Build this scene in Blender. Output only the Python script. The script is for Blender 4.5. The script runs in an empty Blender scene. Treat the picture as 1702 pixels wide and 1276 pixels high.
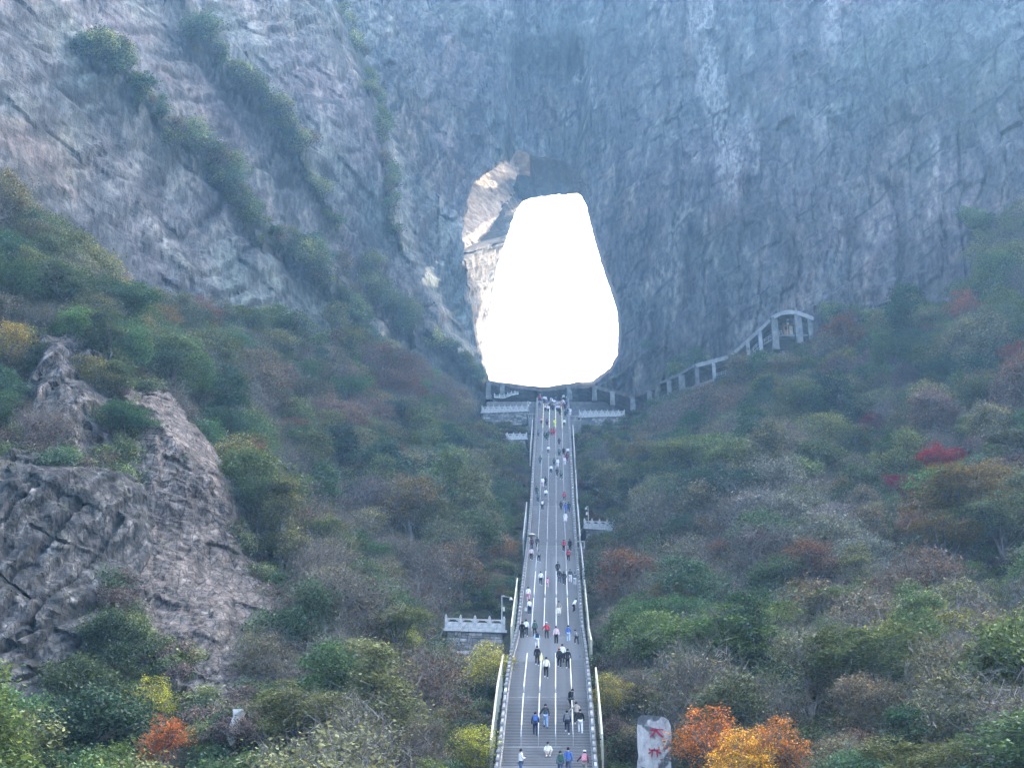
import bpy, bmesh, math, random
import numpy as np
from mathutils import Vector, Matrix
R = math.radians
rnd = random.Random(7)
rng = np.random.default_rng(11)
SC = bpy.context.scene
COL = SC.collection

# ------------------------------------------------------------------ camera, sky, sun, exposure
PITCH, FPX, W0, H0, CAMZ = R(24.0), 2700.0, 1702.0, 1276.0, 1.6
cam_d = bpy.data.cameras.new('camera'); cam = bpy.data.objects.new('camera', cam_d); COL.objects.link(cam)
cam.location = (0, 0, CAMZ); cam.rotation_euler = (math.pi/2 + PITCH, 0, 0)
cam_d.sensor_width = 36.0; cam_d.lens = 36.0*FPX/W0; cam_d.clip_start = 0.5; cam_d.clip_end = 6000
SC.camera = cam
SUN_EL, SUN_AZ = R(38.0), R(50.0)          # azimuth measured from +Y (straight ahead) towards +X
w = bpy.data.worlds.new('World'); SC.world = w; w.use_nodes = True
nt = w.node_tree; nt.nodes.clear()
sky = nt.nodes.new('ShaderNodeTexSky'); sky.sky_type = 'NISHITA'; sky.sun_disc = False
sky.sun_elevation = SUN_EL; sky.sun_rotation = SUN_AZ; sky.air_density = 0.6; sky.dust_density = 5.0; sky.ozone_density = 1.2
bg = nt.nodes.new('ShaderNodeBackground'); bg.inputs[1].default_value = 0.15
out = nt.nodes.new('ShaderNodeOutputWorld')
nt.links.new(sky.outputs[0], bg.inputs[0]); nt.links.new(bg.outputs[0], out.inputs[0])
sun_d = bpy.data.lights.new('sun', 'SUN'); sun_d.energy = 2.0; sun_d.angle = R(0.6); sun_d.color = (1.0, 0.93, 0.82)
sun = bpy.data.objects.new('sun', sun_d); COL.objects.link(sun)
sdir = Vector((math.sin(SUN_AZ)*math.cos(SUN_EL), math.cos(SUN_AZ)*math.cos(SUN_EL), math.sin(SUN_EL)))
sun.rotation_euler = sdir.to_track_quat('Z', 'Y').to_euler()
SC.view_settings.view_transform = 'Standard'; SC.view_settings.look = 'None'
SC.view_settings.exposure = 3.8; SC.view_settings.gamma = 1.0
SC.view_settings.use_curve_mapping = False
SC.view_settings.use_white_balance = True; SC.view_settings.white_balance_temperature = 7300; SC.view_settings.white_balance_tint = 8   # camera balanced for open shade
HAZE = 0.00060
cy = SC.cycles
cy.max_bounces = 5; cy.diffuse_bounces = 3; cy.glossy_bounces = 1; cy.transmission_bounces = 2
cy.transparent_max_bounces = 4; cy.volume_bounces = 1; cy.use_denoising = True
cy.caustics_reflective = False; cy.caustics_refractive = False

# ------------------------------------------------------------------ picture <-> place
cp, sp_ = math.cos(PITCH), math.sin(PITCH)
def P(px, py, D):
    u = (px-W0/2)/FPX; v = (H0/2-py)/FPX
    return np.array([D*u, D*(cp-v*sp_), CAMZ + D*(sp_+v*cp)])
def proj(p):
    p = np.asarray(p, float); x, y, z = p[..., 0], p[..., 1], p[..., 2]-CAMZ
    d = y*cp + z*sp_; v = (-y*sp_ + z*cp)/d
    return W0/2 + FPX*x/d, H0/2 - FPX*v, d

# ------------------------------------------------------------------ noise
PERM = np.random.default_rng(3).permutation(256).astype(np.int64); PERM = np.concatenate([PERM, PERM, PERM])
GR = np.random.default_rng(4).normal(size=(256, 3)); GR /= np.linalg.norm(GR, axis=1, keepdims=True)
def perlin(x, y, z=None):
    x = np.asarray(x, float); y = np.asarray(y, float); z = np.zeros_like(x) if z is None else np.asarray(z, float)
    xi, yi, zi = np.floor(x).astype(int), np.floor(y).astype(int), np.floor(z).astype(int)
    xf, yf, zf = x-xi, y-yi, z-zi
    f = lambda t: t*t*t*(t*(t*6-15)+10)
    u, v, w_ = f(xf), f(yf), f(zf); r = 0
    for a in (0, 1):
        for b in (0, 1):
            for c in (0, 1):
                h = PERM[PERM[PERM[(xi+a) & 255] + ((yi+b) & 255)] + ((zi+c) & 255)]
                g = GR[h]; d = g[..., 0]*(xf-a)+g[..., 1]*(yf-b)+g[..., 2]*(zf-c)
                r = r + d*(u if a else 1-u)*(v if b else 1-v)*(w_ if c else 1-w_)
    return r*1.5
def fbm(x, y, z=None, o=4, l=2.1, g=.5):
    s, a = 0, 1.0
    z = np.zeros_like(np.asarray(x, float)) if z is None else z
    for i in range(o):
        s = s + a*perlin(x+17*i, y-9*i, z+5*i); x = x*l; y = y*l; z = z*l; a *= g
    return s
def ridge(x, y, z=None, o=4):
    s, a = 0, 1.0
    z = np.zeros_like(np.asarray(x, float)) if z is None else z
    for i in range(o):
        s = s + a*(1-2*np.abs(perlin(x+11*i, y+7*i, z))); x = x*2.1; y = y*2.1; z = z*2.1; a *= .5
    return s*.5
def worley(x, y, seed=0):
    """blocky facets: returns (cell value tilted like a broken slab, distance to cell border)"""
    xi, yi = np.floor(x).astype(int), np.floor(y).astype(int)
    b1 = np.full(x.shape, 9.); b2 = np.full(x.shape, 9.); val = np.zeros(x.shape)
    for a in (-1, 0, 1):
        for b in (-1, 0, 1):
            cx, cy_ = xi+a, yi+b
            h = PERM[PERM[(cx+seed*31) & 255] + (cy_ & 255)]; h2 = PERM[h+57]; h3 = PERM[h+101]
            ox = cx + h/255.; oy = cy_ + h2/255.
            dx, dy = x-ox, y-oy; d = np.sqrt(dx*dx+dy*dy)
            t = h3/255.; vv = t + (h/255.-.5)*1.1*dx + (h2/255.-.5)*1.1*dy
            n = d < b1
            b2 = np.where(n, b1, np.minimum(b2, d)); val = np.where(n, vv, val); b1 = np.where(n, d, b1)
    return val, b2-b1
def strata(a, b, sa, sb, seed, gr=.44):
    """overlapping broken slabs: an edge across a, breaks along b; edges are as wide as the grid can carry"""
    wa, wb = np.clip(1.5*gr/np.asarray(sa), .12, .6), np.clip(1.5*gr/np.asarray(sb), .06, .6); A = a/sa; ia = np.floor(A).astype(int); fa = A-ia
    def cell(i, f):
        B = b/sb+PERM[(i+seed) & 255]/51.; ib = np.floor(B).astype(int); fb = B-ib
        def v(k, fk):
            hi = PERM[PERM[(i+seed*7) & 255]+(k & 255)]; return f*.7+(hi/255.-.5)*.9+(PERM[hi+57]/255.-.5)*.8*(fk-.5)
        t = sstep(1-wb, 1, fb); return v(ib, fb)*(1-t)+v(ib+1, fb-1)*t, fb
    v0, fb = cell(ia, fa); v1, _ = cell(ia+1, fa-1); t = sstep(1-wa, 1, fa)
    return v0*(1-t)+v1*t, np.maximum(sstep(1-wa, 1-.4*wa, fa), .8*sstep(1-wb, 1-.4*wb, fb))
class TPS:
    def __init__(s, xy, z, lam=0.0):
        s.c = np.asarray(xy, float)/100.; n = len(s.c); K = s.k(s.c, s.c) + lam*np.eye(n)
        Pm = np.c_[np.ones(n), s.c]; A = np.zeros((n+3, n+3)); A[:n, :n] = K; A[:n, n:] = Pm; A[n:, :n] = Pm.T
        s.w = np.linalg.solve(A, np.r_[np.asarray(z, float), 0, 0, 0])
    def k(s, a, b):
        d2 = ((a[:, None]-b[None])**2).sum(-1); return np.where(d2 > 0, .5*d2*np.log(d2+1e-12), 0)
    def __call__(s, x, y):
        sh = np.shape(x); q = np.c_[np.ravel(x), np.ravel(y)]/100.; r = np.empty(len(q))
        for i in range(0, len(q), 40000):
            e = q[i:i+40000]; r[i:i+40000] = s.k(e, s.c)@s.w[:-3] + s.w[-3] + e@s.w[-2:]
        return r.reshape(sh)
def poly_sdf(px, py, poly):
    """negative inside"""
    poly = np.asarray(poly, float); px = np.asarray(px, float); py = np.asarray(py, float)
    d = np.full(px.shape, 1e9); ins = np.zeros(px.shape, bool); n = len(poly)
    for i in range(n):
        ax, ay = poly[i]; bx, by = poly[(i+1) % n]; ex, ey = bx-ax, by-ay
        t = np.clip(((px-ax)*ex+(py-ay)*ey)/(ex*ex+ey*ey+1e-9), 0, 1)
        d = np.minimum(d, np.hypot(px-ax-t*ex, py-ay-t*ey))
        c = ((ay > py) != (by > py)) & (px < ex*(py-ay)/(ey if abs(ey) > 1e-9 else 1e-9)+ax); ins ^= c
    return np.where(ins, -d, d)
def line_dist(px, py, pts):
    d = np.full(np.shape(px), 1e9)
    for (ax, ay), (bx, by) in zip(pts[:-1], pts[1:]):
        ex, ey = bx-ax, by-ay; t = np.clip(((px-ax)*ex+(py-ay)*ey)/(ex*ex+ey*ey), 0, 1)
        d = np.minimum(d, np.hypot(px-ax-t*ex, py-ay-t*ey))
    return d
def sstep(a, b, x):
    t = np.clip((x-a)/(b-a), 0, 1); return t*t*(3-2*t)

# ------------------------------------------------------------------ mesh helpers
def mesh_np(name, V, F, mats=(), smooth=False, mi=None, attrs=None):
    """V (n,3), F (m,3 or 4) arrays"""
    m = bpy.data.meshes.new(name); V = np.asarray(V, np.float32); F = np.asarray(F, np.int32); k = F.shape[1]
    m.vertices.add(len(V)); m.vertices.foreach_set('co', V.ravel())
    m.loops.add(F.size); m.loops.foreach_set('vertex_index', F.ravel())
    m.polygons.add(len(F)); m.polygons.foreach_set('loop_start', np.arange(0, F.size, k, dtype=np.int32))
    m.polygons.foreach_set('loop_total', np.full(len(F), k, np.int32))
    if mi is not None: m.polygons.foreach_set('material_index', np.asarray(mi, np.int32))
    m.polygons.foreach_set('use_smooth', np.full(len(F), smooth))
    m.update(calc_edges=True)
    for t in mats: m.materials.append(t)
    for a, v in (attrs or {}).items():
        v = np.asarray(v, np.float32)
        if v.ndim == 1:
            q = m.attributes.new(a, 'FLOAT', 'POINT'); q.data.foreach_set('value', v)
        else:
            q = m.attributes.new(a, 'FLOAT_COLOR', 'POINT'); q.data.foreach_set('color', np.c_[v, np.ones(len(v))].astype(np.float32).ravel())
    return m
def link(name, data, parent=None, loc=None, kind=None):
    o = bpy.data.objects.new(name, data); COL.objects.link(o)
    if parent: o.parent = parent
    if loc is not None: o.location = [float(c) for c in loc]
    if kind: o['kind'] = kind
    return o
def thing(name, label, cat, loc=(0, 0, 0), rz=0.0, group=None, data=None):
    o = link(name, data, None, loc); o.rotation_euler = (0, 0, rz); o['label'] = label; o['category'] = cat
    if group: o['group'] = group
    return o
class MB:
    """collects boxes, tubes and prisms in one mesh"""
    def __init__(s): s.v = []; s.f = []; s.m = []; s.n = 0
    def add(s, V, F, mi=0):
        s.v += [tuple(map(float, p)) for p in V]; s.f += [tuple(i+s.n for i in f) for f in F]; s.m += [mi]*len(F); s.n += len(V)
    def hexa(s, b, t, mi=0):
        s.add(list(b)+list(t), [(3, 2, 1, 0), (4, 5, 6, 7), (0, 1, 5, 4), (1, 2, 6, 5), (2, 3, 7, 6), (3, 0, 4, 7)], mi)
    def box(s, c, d, rz=0.0, mi=0, j=0.0):
        hx, hy, hz = d[0]/2, d[1]/2, d[2]/2; ca, sa = math.cos(rz), math.sin(rz); V = []
        for z in (-hz, hz):
            for x, y in ((-hx, -hy), (hx, -hy), (hx, hy), (-hx, hy)):
                x += rnd.uniform(-j, j); y += rnd.uniform(-j, j); zz = z+rnd.uniform(-j, j)
                V.append((c[0]+x*ca-y*sa, c[1]+x*sa+y*ca, c[2]+zz))
        s.hexa(V[:4], V[4:], mi)
    def bar(s, a, b, wx, wz, mi=0):
        """rectangular bar from a to b; wx width across, wz height"""
        a, b = Vector(a), Vector(b); d = (b-a).normalized(); r = d.cross(Vector((0, 0, 1)))
        if r.length < 1e-4: r = Vector((1, 0, 0))
        r.normalize(); u = r.cross(d)
        q = [(-1, -1), (1, -1), (1, 1), (-1, 1)]
        s.hexa([a+r*wx/2*i+u*wz/2*k for i, k in q], [b+r*wx/2*i+u*wz/2*k for i, k in q], mi)
    def tube(s, pts, rad, n=6, mi=0, cap=True):
        pts = [Vector(p) for p in pts]; rs = rad if hasattr(rad, '__len__') else [rad]*len(pts); V = []; F = []
        for i, p in enumerate(pts):
            d = (pts[min(i+1, len(pts)-1)]-pts[max(i-1, 0)]).normalized()
            a = d.cross(Vector((.3, .9, .1))); a = a if a.length > .05 else d.cross(Vector((1, 0, 0))); a.normalize(); b = d.cross(a)
            V += [p+(a*math.cos(2*math.pi*k/n)+b*math.sin(2*math.pi*k/n))*rs[i] for k in range(n)]
        for i in range(len(pts)-1):
            F += [(i*n+k, i*n+(k+1) % n, (i+1)*n+(k+1) % n, (i+1)*n+k) for k in range(n)]
        if cap: F += [tuple(range(n-1, -1, -1)), tuple((len(pts)-1)*n+k for k in range(n))]
        s.add(V, F, mi)
    def mesh(s, name, mats, smooth=False):
        m = bpy.data.meshes.new(name); m.from_pydata(s.v, [], s.f); m.update()
        for t in (mats if isinstance(mats, (list, tuple)) else [mats]): m.materials.append(t)
        for i, p in enumerate(m.polygons): p.material_index = s.m[i]; p.use_smooth = smooth
        return m
    def build(s, name, mats, parent=None, kind=None, smooth=False, loc=None):
        return link(name, s.mesh(name, mats, smooth), parent, loc, kind)

# ------------------------------------------------------------------ materials
def mat(name): m = bpy.data.materials.new(name); m.use_nodes = True; m.node_tree.nodes.clear(); return m, m.node_tree.nodes, m.node_tree.links
def ramp(ns, ls, src, stops):
    r = ns.new('ShaderNodeValToRGB'); e = r.color_ramp.elements
    while len(e) < len(stops): e.new(.5)
    for i, (p, c) in enumerate(stops): e[i].position = p; e[i].color = (*c, 1) if len(c) == 3 else c
    ls.new(src, r.inputs[0]); return r.outputs[0]
def tex(ns, ls, vec, scale, detail=4, rough=.55, dist=0, stretch=None, rot=None):
    if stretch or rot:
        mp = ns.new('ShaderNodeMapping'); ls.new(vec, mp.inputs[0])
        if stretch: mp.inputs['Scale'].default_value = stretch
        if rot: mp.inputs['Rotation'].default_value = rot
        vec = mp.outputs[0]
    t = ns.new('ShaderNodeTexNoise'); ls.new(vec, t.inputs['Vector']); t.inputs['Scale'].default_value = scale
    t.inputs['Detail'].default_value = detail; t.inputs['Roughness'].default_value = rough; t.inputs['Distortion'].default_value = dist
    return t.outputs[0]
def mix(ns, ls, fac, a, b, mode='MIX'):
    m = ns.new('ShaderNodeMix'); m.data_type = 'RGBA'; m.blend_type = mode
    for s, v in ((0, fac), (6, a), (7, b)):
        if hasattr(v, 'links') or isinstance(v, bpy.types.NodeSocket): ls.new(v, m.inputs[s])
        else: m.inputs[s].default_value = v if not isinstance(v, tuple) else (*v, 1)
    return m.outputs[2]
def math_(ns, ls, op, a, b=None, clamp=False):
    m = ns.new('ShaderNodeMath'); m.operation = op; m.use_clamp = clamp
    for s, v in ((0, a), (1, b)):
        if v is None: continue
        if isinstance(v, bpy.types.NodeSocket): ls.new(v, m.inputs[s])
        else: m.inputs[s].default_value = v
    return m.outputs[0]
def finish(m, ns, ls, col, rough=.9, bump=None, bd=.1, spec=.2):
    b = ns.new('ShaderNodeBsdfPrincipled'); b.inputs['Roughness'].default_value = rough
    b.inputs['Specular IOR Level'].default_value = spec
    if isinstance(col, tuple): b.inputs[0].default_value = (*col, 1)
    else: ls.new(col, b.inputs[0])
    if bump is not None:
        bp = ns.new('ShaderNodeBump'); bp.inputs['Strength'].default_value = 1.0; bp.inputs['Distance'].default_value = bd
        ls.new(bump, bp.inputs['Height']); ls.new(bp.outputs[0], b.inputs['Normal'])
    o = ns.new('ShaderNodeOutputMaterial'); ls.new(b.outputs[0], o.inputs[0]); return m
def rough_mat(name, c1, c2, scale=2.0, rough=.85, bd=.03, c3=None):
    m, ns, ls = mat(name); tc = ns.new('ShaderNodeTexCoord').outputs['Object']
    n = tex(ns, ls, tc, scale, 6); st = [(.35, c1), (.65, c2)] + ([(.8, c3)] if c3 else [])
    return finish(m, ns, ls, ramp(ns, ls, n, st), rough, tex(ns, ls, tc, scale*4, 4), bd)
def tint_mat(name, rough=.8, var=.25, scale=6):
    """colour comes from the object's own tint property"""
    m, ns, ls = mat(name); a = ns.new('ShaderNodeAttribute'); a.attribute_type = 'INSTANCER'; a.attribute_name = 'tint'
    tc = ns.new('ShaderNodeTexCoord').outputs['Object']; n = tex(ns, ls, tc, scale, 3)
    g = ramp(ns, ls, n, [(.3, (1-var,)*3), (.7, (1+var,)*3)])
    return finish(m, ns, ls, mix(ns, ls, 1.0, a.outputs[0], g, 'MULTIPLY'), rough)
def geo_pos(ns): return ns.new('ShaderNodeNewGeometry').outputs['Position']

def rock_material():
    m, ns, ls = mat('cliff_rock'); p = geo_pos(ns)
    big = tex(ns, ls, p, .03, 5, .6)
    streak = tex(ns, ls, p, .22, 7, .62, .6, (1.0, .5, .28), (0, R(-16), 0))
    fine = tex(ns, ls, p, 1.1, 7, .68, .3, (1.0, .6, .45), (0, R(22), 0))
    base = ramp(ns, ls, streak, [(.30, (.05, .056, .066)), (.44, (.115, .12, .13)), (.56, (.18, .185, .19)), (.66, (.30, .30, .285)), (.78, (.55, .54, .50))])
    f2 = ramp(ns, ls, fine, [(.33, (.42, .42, .45)), (.5, (.95, .95, .95)), (.66, (1.5, 1.48, 1.42))])
    c = mix(ns, ls, 1.0, base, f2, 'MULTIPLY')
    hue = ramp(ns, ls, big, [(.36, (.84, 1.02, .96)), (.5, (1, 1, 1)), (.64, (1.14, .98, 1.0))])
    c = mix(ns, ls, 1.0, c, hue, 'MULTIPLY')
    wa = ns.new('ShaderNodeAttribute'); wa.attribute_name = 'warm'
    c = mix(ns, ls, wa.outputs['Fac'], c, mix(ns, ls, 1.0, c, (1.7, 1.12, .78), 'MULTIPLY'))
    pa = ns.new('ShaderNodeAttribute'); pa.attribute_name = 'pale'; pn = ramp(ns, ls, tex(ns, ls, p, .8, 7, .7, .3, (1.2, .6, .5), (0, R(8), 0)), [(.42, (0, 0, 0)), (.6, (1, 1, 1))])
    c = mix(ns, ls, math_(ns, ls, 'MULTIPLY', pa.outputs['Fac'], pn), c, (.56, .55, .52))
    mo = ns.new('ShaderNodeAttribute'); mo.attribute_name = 'moss'
    mn = ramp(ns, ls, tex(ns, ls, p, .7, 6, .7), [(.4, (0, 0, 0)), (.56, (1, 1, 1))])
    mf = math_(ns, ls, 'MULTIPLY', mo.outputs['Fac'], math_(ns, ls, 'ADD', mn, .15), True)
    c = mix(ns, ls, mf, c, mix(ns, ls, tex(ns, ls, p, 2.2, 4), (.035, .06, .03), (.10, .12, .05)))
    da = ns.new('ShaderNodeAttribute'); da.attribute_name = 'crack'
    c = mix(ns, ls, da.outputs['Fac'], c, (.03, .034, .04))
    b1 = tex(ns, ls, p, .9, 8, .72, .5, (1, .7, .4), (0, R(18), 0))
    return finish(m, ns, ls, c, .92, b1, 1.1)
M_ROCK = rock_material()
def near_rock_material():
    m, ns, ls = mat('near_rock'); p = geo_pos(ns)
    ca = ns.new('ShaderNodeAttribute'); ca.attribute_name = 'tan'
    n = tex(ns, ls, p, .55, 8, .68, .4, (1.5, 1, .4), (0, R(-24), 0))
    g = ramp(ns, ls, n, [(.3, (.022, .025, .03)), (.46, (.055, .06, .063)), (.57, (.12, .12, .12)), (.68, (.36, .355, .34))])
    t = ramp(ns, ls, n, [(.3, (.10, .08, .07)), (.5, (.22, .18, .155)), (.7, (.42, .36, .31))])
    c = mix(ns, ls, ca.outputs['Fac'], g, t)
    f = ramp(ns, ls, tex(ns, ls, p, 2.6, 8, .7), [(.33, (.5, .5, .52)), (.5, (1, 1, 1)), (.68, (1.4, 1.38, 1.3))])
    c = mix(ns, ls, 1.0, c, f, 'MULTIPLY')
    da = ns.new('ShaderNodeAttribute'); da.attribute_name = 'crack'
    c = mix(ns, ls, da.outputs['Fac'], c, (.025, .026, .028))
    mo = ramp(ns, ls, tex(ns, ls, p, .6, 6, .7), [(.57, (0, 0, 0)), (.68, (.8, .8, .8))])
    c = mix(ns, ls, mo, c, (.06, .075, .04))
    def vor(scale, feat, rot, st_, metric='CHEBYCHEV'):
        dn = ns.new('ShaderNodeTexNoise'); ls.new(p, dn.inputs['Vector']); dn.inputs['Scale'].default_value = .5; dn.inputs['Detail'].default_value = 5
        ad = ns.new('ShaderNodeVectorMath'); ad.operation = 'MULTIPLY_ADD'; ls.new(dn.outputs['Color'], ad.inputs[0]); ad.inputs[1].default_value = (1.2, 1.2, 1.2); ls.new(p, ad.inputs[2])
        mp = ns.new('ShaderNodeMapping'); ls.new(ad.outputs[0], mp.inputs[0]); mp.inputs['Rotation'].default_value = (0, R(rot), 0); mp.inputs['Scale'].default_value = st_
        v = ns.new('ShaderNodeTexVoronoi'); v.feature = feat; ls.new(mp.outputs[0], v.inputs['Vector']); v.inputs['Scale'].default_value = scale
        if feat == 'F1': v.distance = metric
        return v.outputs['Distance'] if feat != 'F1' else v
    e1 = ramp(ns, ls, vor(.62, 'DISTANCE_TO_EDGE', -24, (1.6, 1, .55)), [(0, (.22, .22, .24)), (.035, (.75, .75, .76)), (.08, (1, 1, 1))])
    e2 = ramp(ns, ls, vor(1.5, 'DISTANCE_TO_EDGE', -12, (1, 1, 1.5)), [(0, (.5, .5, .5)), (.05, (1, 1, 1))])
    c = mix(ns, ls, 1.0, mix(ns, ls, 1.0, c, e1, 'MULTIPLY'), e2, 'MULTIPLY')
    fv = vor(.95, 'F1', -20, (1.2, 1, .8)); fb = ramp(ns, ls, fv.outputs['Color'], [(0, (.72, .73, .76)), (1, (1.25, 1.23, 1.2))]); c = mix(ns, ls, 1.0, c, fb, 'MULTIPLY')
    hgt = math_(ns, ls, 'ADD', math_(ns, ls, 'MULTIPLY', fv.outputs['Distance'], 1.3), math_(ns, ls, 'MULTIPLY', tex(ns, ls, p, 2.0, 8, .75, .2, (1.3, 1, .6), (0, R(-24), 0)), .8))
    return finish(m, ns, ls, c, .9, hgt, .42)
M_NROCK = near_rock_material()
def ground_material():
    m, ns, ls = mat('forest_floor'); p = geo_pos(ns)
    c = ramp(ns, ls, tex(ns, ls, p, .5, 8, .7), [(.3, (.018, .024, .014)), (.5, (.04, .046, .026)), (.65, (.075, .065, .04)), (.8, (.13, .12, .09))])
    return finish(m, ns, ls, c, .95, tex(ns, ls, p, 2, 6, .7), .4)
M_GROUND = ground_material()
def foliage_material():
    m, ns, ls = mat('foliage'); a = ns.new('ShaderNodeAttribute'); a.attribute_type = 'INSTANCER'; a.attribute_name = 'tint'
    r = ns.new('ShaderNodeAttribute'); r.attribute_name = 'rnd'
    lum = ramp(ns, ls, r.outputs['Fac'], [(0, (.35, .4, .4)), (.4, (1, 1, .92)), (.75, (1.9, 1.75, 1.35)), (1, (3.8, 3.3, 2.4))])
    c = mix(ns, ls, 1.0, a.outputs[0], lum, 'MULTIPLY')
    d = ns.new('ShaderNodeBsdfDiffuse'); t = ns.new('ShaderNodeBsdfTranslucent'); g = ns.new('ShaderNodeBsdfGlossy')
    g.inputs['Roughness'].default_value = .45; g.inputs[0].default_value = (.8, .8, .8, 1)
    ls.new(c, d.inputs[0]); ls.new(c, t.inputs[0])
    s = ns.new('ShaderNodeMixShader'); s.inputs[0].default_value = .3; ls.new(d.outputs[0], s.inputs[1]); ls.new(t.outputs[0], s.inputs[2])
    s2 = ns.new('ShaderNodeMixShader'); s2.inputs[0].default_value = .035; ls.new(s.outputs[0], s2.inputs[1]); ls.new(g.outputs[0], s2.inputs[2])
    o = ns.new('ShaderNodeOutputMaterial'); ls.new(s2.outputs[0], o.inputs[0]); return m
M_LEAF = foliage_material()
M_BARK = rough_mat('bark', (.05, .045, .042), (.13, .12, .11), 5)
M_TREAD = None
def step_material():
    m, ns, ls = mat('step_stone'); p = geo_pos(ns)
    c = ramp(ns, ls, tex(ns, ls, p, .22, 6, .65), [(.3, (.05, .06, .056)), (.43, (.075, .078, .073)), (.52, (.10, .085, .085)), (.62, (.13, .11, .11)), (.75, (.17, .155, .145))])
    f = ramp(ns, ls, tex(ns, ls, p, 5, 4, .6), [(.3, (.75,)*3), (.7, (1.25,)*3)])
    return finish(m, ns, ls, mix(ns, ls, 1.0, c, f, 'MULTIPLY'), .8, tex(ns, ls, p, 9, 3), .02)
M_STEP = step_material()
M_NOSE = rough_mat('step_nosing', (.27, .26, .25), (.38, .37, .355), 3)
M_STONE = rough_mat('balustrade_stone', (.28, .29, .29), (.50, .50, .48), 2.5, c3=(.62, .61, .58))
M_STONE_D = rough_mat('weathered_stone', (.17, .18, .18), (.36, .35, .34), 1.6, c3=(.50, .48, .45))
M_WALLST = rough_mat('wall_stone', (.07, .085, .08), (.2, .2, .2), .8, c3=(.3, .3, .29))
M_MORTAR = rough_mat('mortar', (.06, .065, .06), (.11, .11, .1), 2)
M_CREAM = rough_mat('cream_coping', (.42, .40, .30), (.62, .60, .46), 1.5)
M_WHITE = rough_mat('white_rail_plastic', (.42, .42, .37), (.56, .56, .50), 2, .5, .005)
M_STEEL = rough_mat('galvanised_steel', (.25, .27, .28), (.36, .38, .39), 3, .5, .005)
M_YEL = rough_mat('yellow_paint', (.62, .58, .12), (.78, .72, .2), 3, .5, .005)
M_RED = rough_mat('red_paint', (.32, .015, .05), (.52, .03, .08), 9, .6, .01)
M_CONC = rough_mat('pale_concrete', (.18, .19, .20), (.33, .34, .34), .7)
M_ROADR = rough_mat('earth_covered_roof', (.07, .06, .055), (.17, .14, .12), .8, bd=.2)
M_PAVE = rough_mat('plaza_paving', (.12, .12, .13), (.2, .2, .2), 1.5)
M_CLOTH = tint_mat('clothing', .85, .18, 9)
M_HAIR = rough_mat('hair', (.008, .007, .007), (.02, .017, .015), 30)
M_SKIN = rough_mat('skin', (.42, .27, .2), (.5, .33, .25), 20, .6, .002)
M_SHOE = rough_mat('shoe', (.5, .5, .5), (.65, .65, .65), 12)

# ------------------------------------------------------------------ stairway profile (from the picture's stair width)
SW = 5.8
prof = [(665, 323, 920.2), (700, 301, 919.3), (740, 279, 919), (760, 268, 918), (800, 253, 917.8), (840, 237, 917), (880, 221, 915.8), (903, 210, 915.6), (930, 198.5, 915.2),
        (960, 183, 915), (990, 172, 914.8), (1040, 160.5, 913.7), (1060, 153, 914.3), (1102, 132, 913.6), (1136, 122, 913), (1243, 108, 911.5), (1276, 103, 911)]
pp = np.array([P(c, y, D) for y, D, c in prof])
STX = np.polyfit(pp[:, 1], pp[:, 0], 1)
def stair_x(y): return STX[0]*y + STX[1]
def D_at(py): return float(np.interp(py, [q[0] for q in prof], [q[1] for q in prof]))
node_px = [667, 700, 722, 760, 842, 908, 958, 1060, 1100, 1160, 1243]
nodes = []
for py in node_px:
    q = P(915, py, D_at(py)); nodes.append((q[1], q[2]))
q = P(911, 1276, 103); nodes.append((q[1], q[2]))
dy = 30.0; nodes.append((nodes[-1][0]-dy, nodes[-1][1]-dy*.52))
nodes = nodes[::-1]                                    # from the bottom up
NY = np.array([n[0] for n in nodes]); NZ = np.array([n[1] for n in nodes])
def stair_z(y): return np.interp(y, NY, NZ)
TOPY, TOPZ = nodes[-1]

# ------------------------------------------------------------------ hillside terrain
C = []
def ctl(px, py, D): C.append(P(px, py, D))
for px, D in ((-250, 118), (0, 112), (150, 112), (300, 108), (450, 107), (600, 105), (760, 103)): ctl(px, 1276, D)
for px, D in ((1040, 102), (1150, 98), (1400, 98), (1702, 92), (1950, 90)): ctl(px, 1276, D)
for px, py, D in ((0, 1000, 134), (100, 1200, 118), (100, 850, 139), (0, 720, 150), (100, 700, 152), (220, 700, 166), (300, 800, 160), (250, 1000, 143), (400, 1000, 148), (350, 1150, 128), (440, 900, 172),
                  (600, 1100, 135), (760, 1120, 138), (550, 960, 162), (700, 1000, 170), (600, 800, 212), (820, 1000, 170), (845, 900, 212), (850, 800, 252), (300, 650, 196), (450, 700, 225), (150, 550, 176), (0, 560, 168),
                  (0, 400, 190), (-250, 500, 165), (-250, 900, 135), (120, 430, 200), (300, 540, 222), (500, 600, 262), (650, 640, 285), (650, 700, 268), (760, 680, 300), (800, 720, 290), (860, 740, 276),
                  (815, 690, 308), (850, 672, 318), (1000, 690, 318), (1040, 720, 300), (1000, 800, 250), (1000, 900, 206), (1010, 1000, 168), (1080, 1100, 140), (1200, 1150, 128), (1200, 1000, 158),
                  (1200, 850, 198), (1150, 750, 245), (1120, 680, 285), (1060, 668, 306), (1250, 640, 275), (1340, 560, 268), (1300, 700, 240), (1410, 565, 270), (1500, 578, 268), (1590, 515, 252), (1450, 620, 250), (1480, 700, 220), (1480, 850, 182), (1450, 1000, 148), (1450, 1150, 122),
                  (1650, 1100, 120), (1680, 900, 150), (1680, 700, 190), (1650, 520, 230), (1702, 400, 256), (1900, 700, 180), (1900, 1000, 130), (1900, 430, 240)):
    ctl(px, py, D)
for x in (-120, -40, 40, 120): C.append(np.array([x, 60, 1.0 + .02*abs(x)])); C.append(np.array([x, -30, 0.0]))
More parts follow.
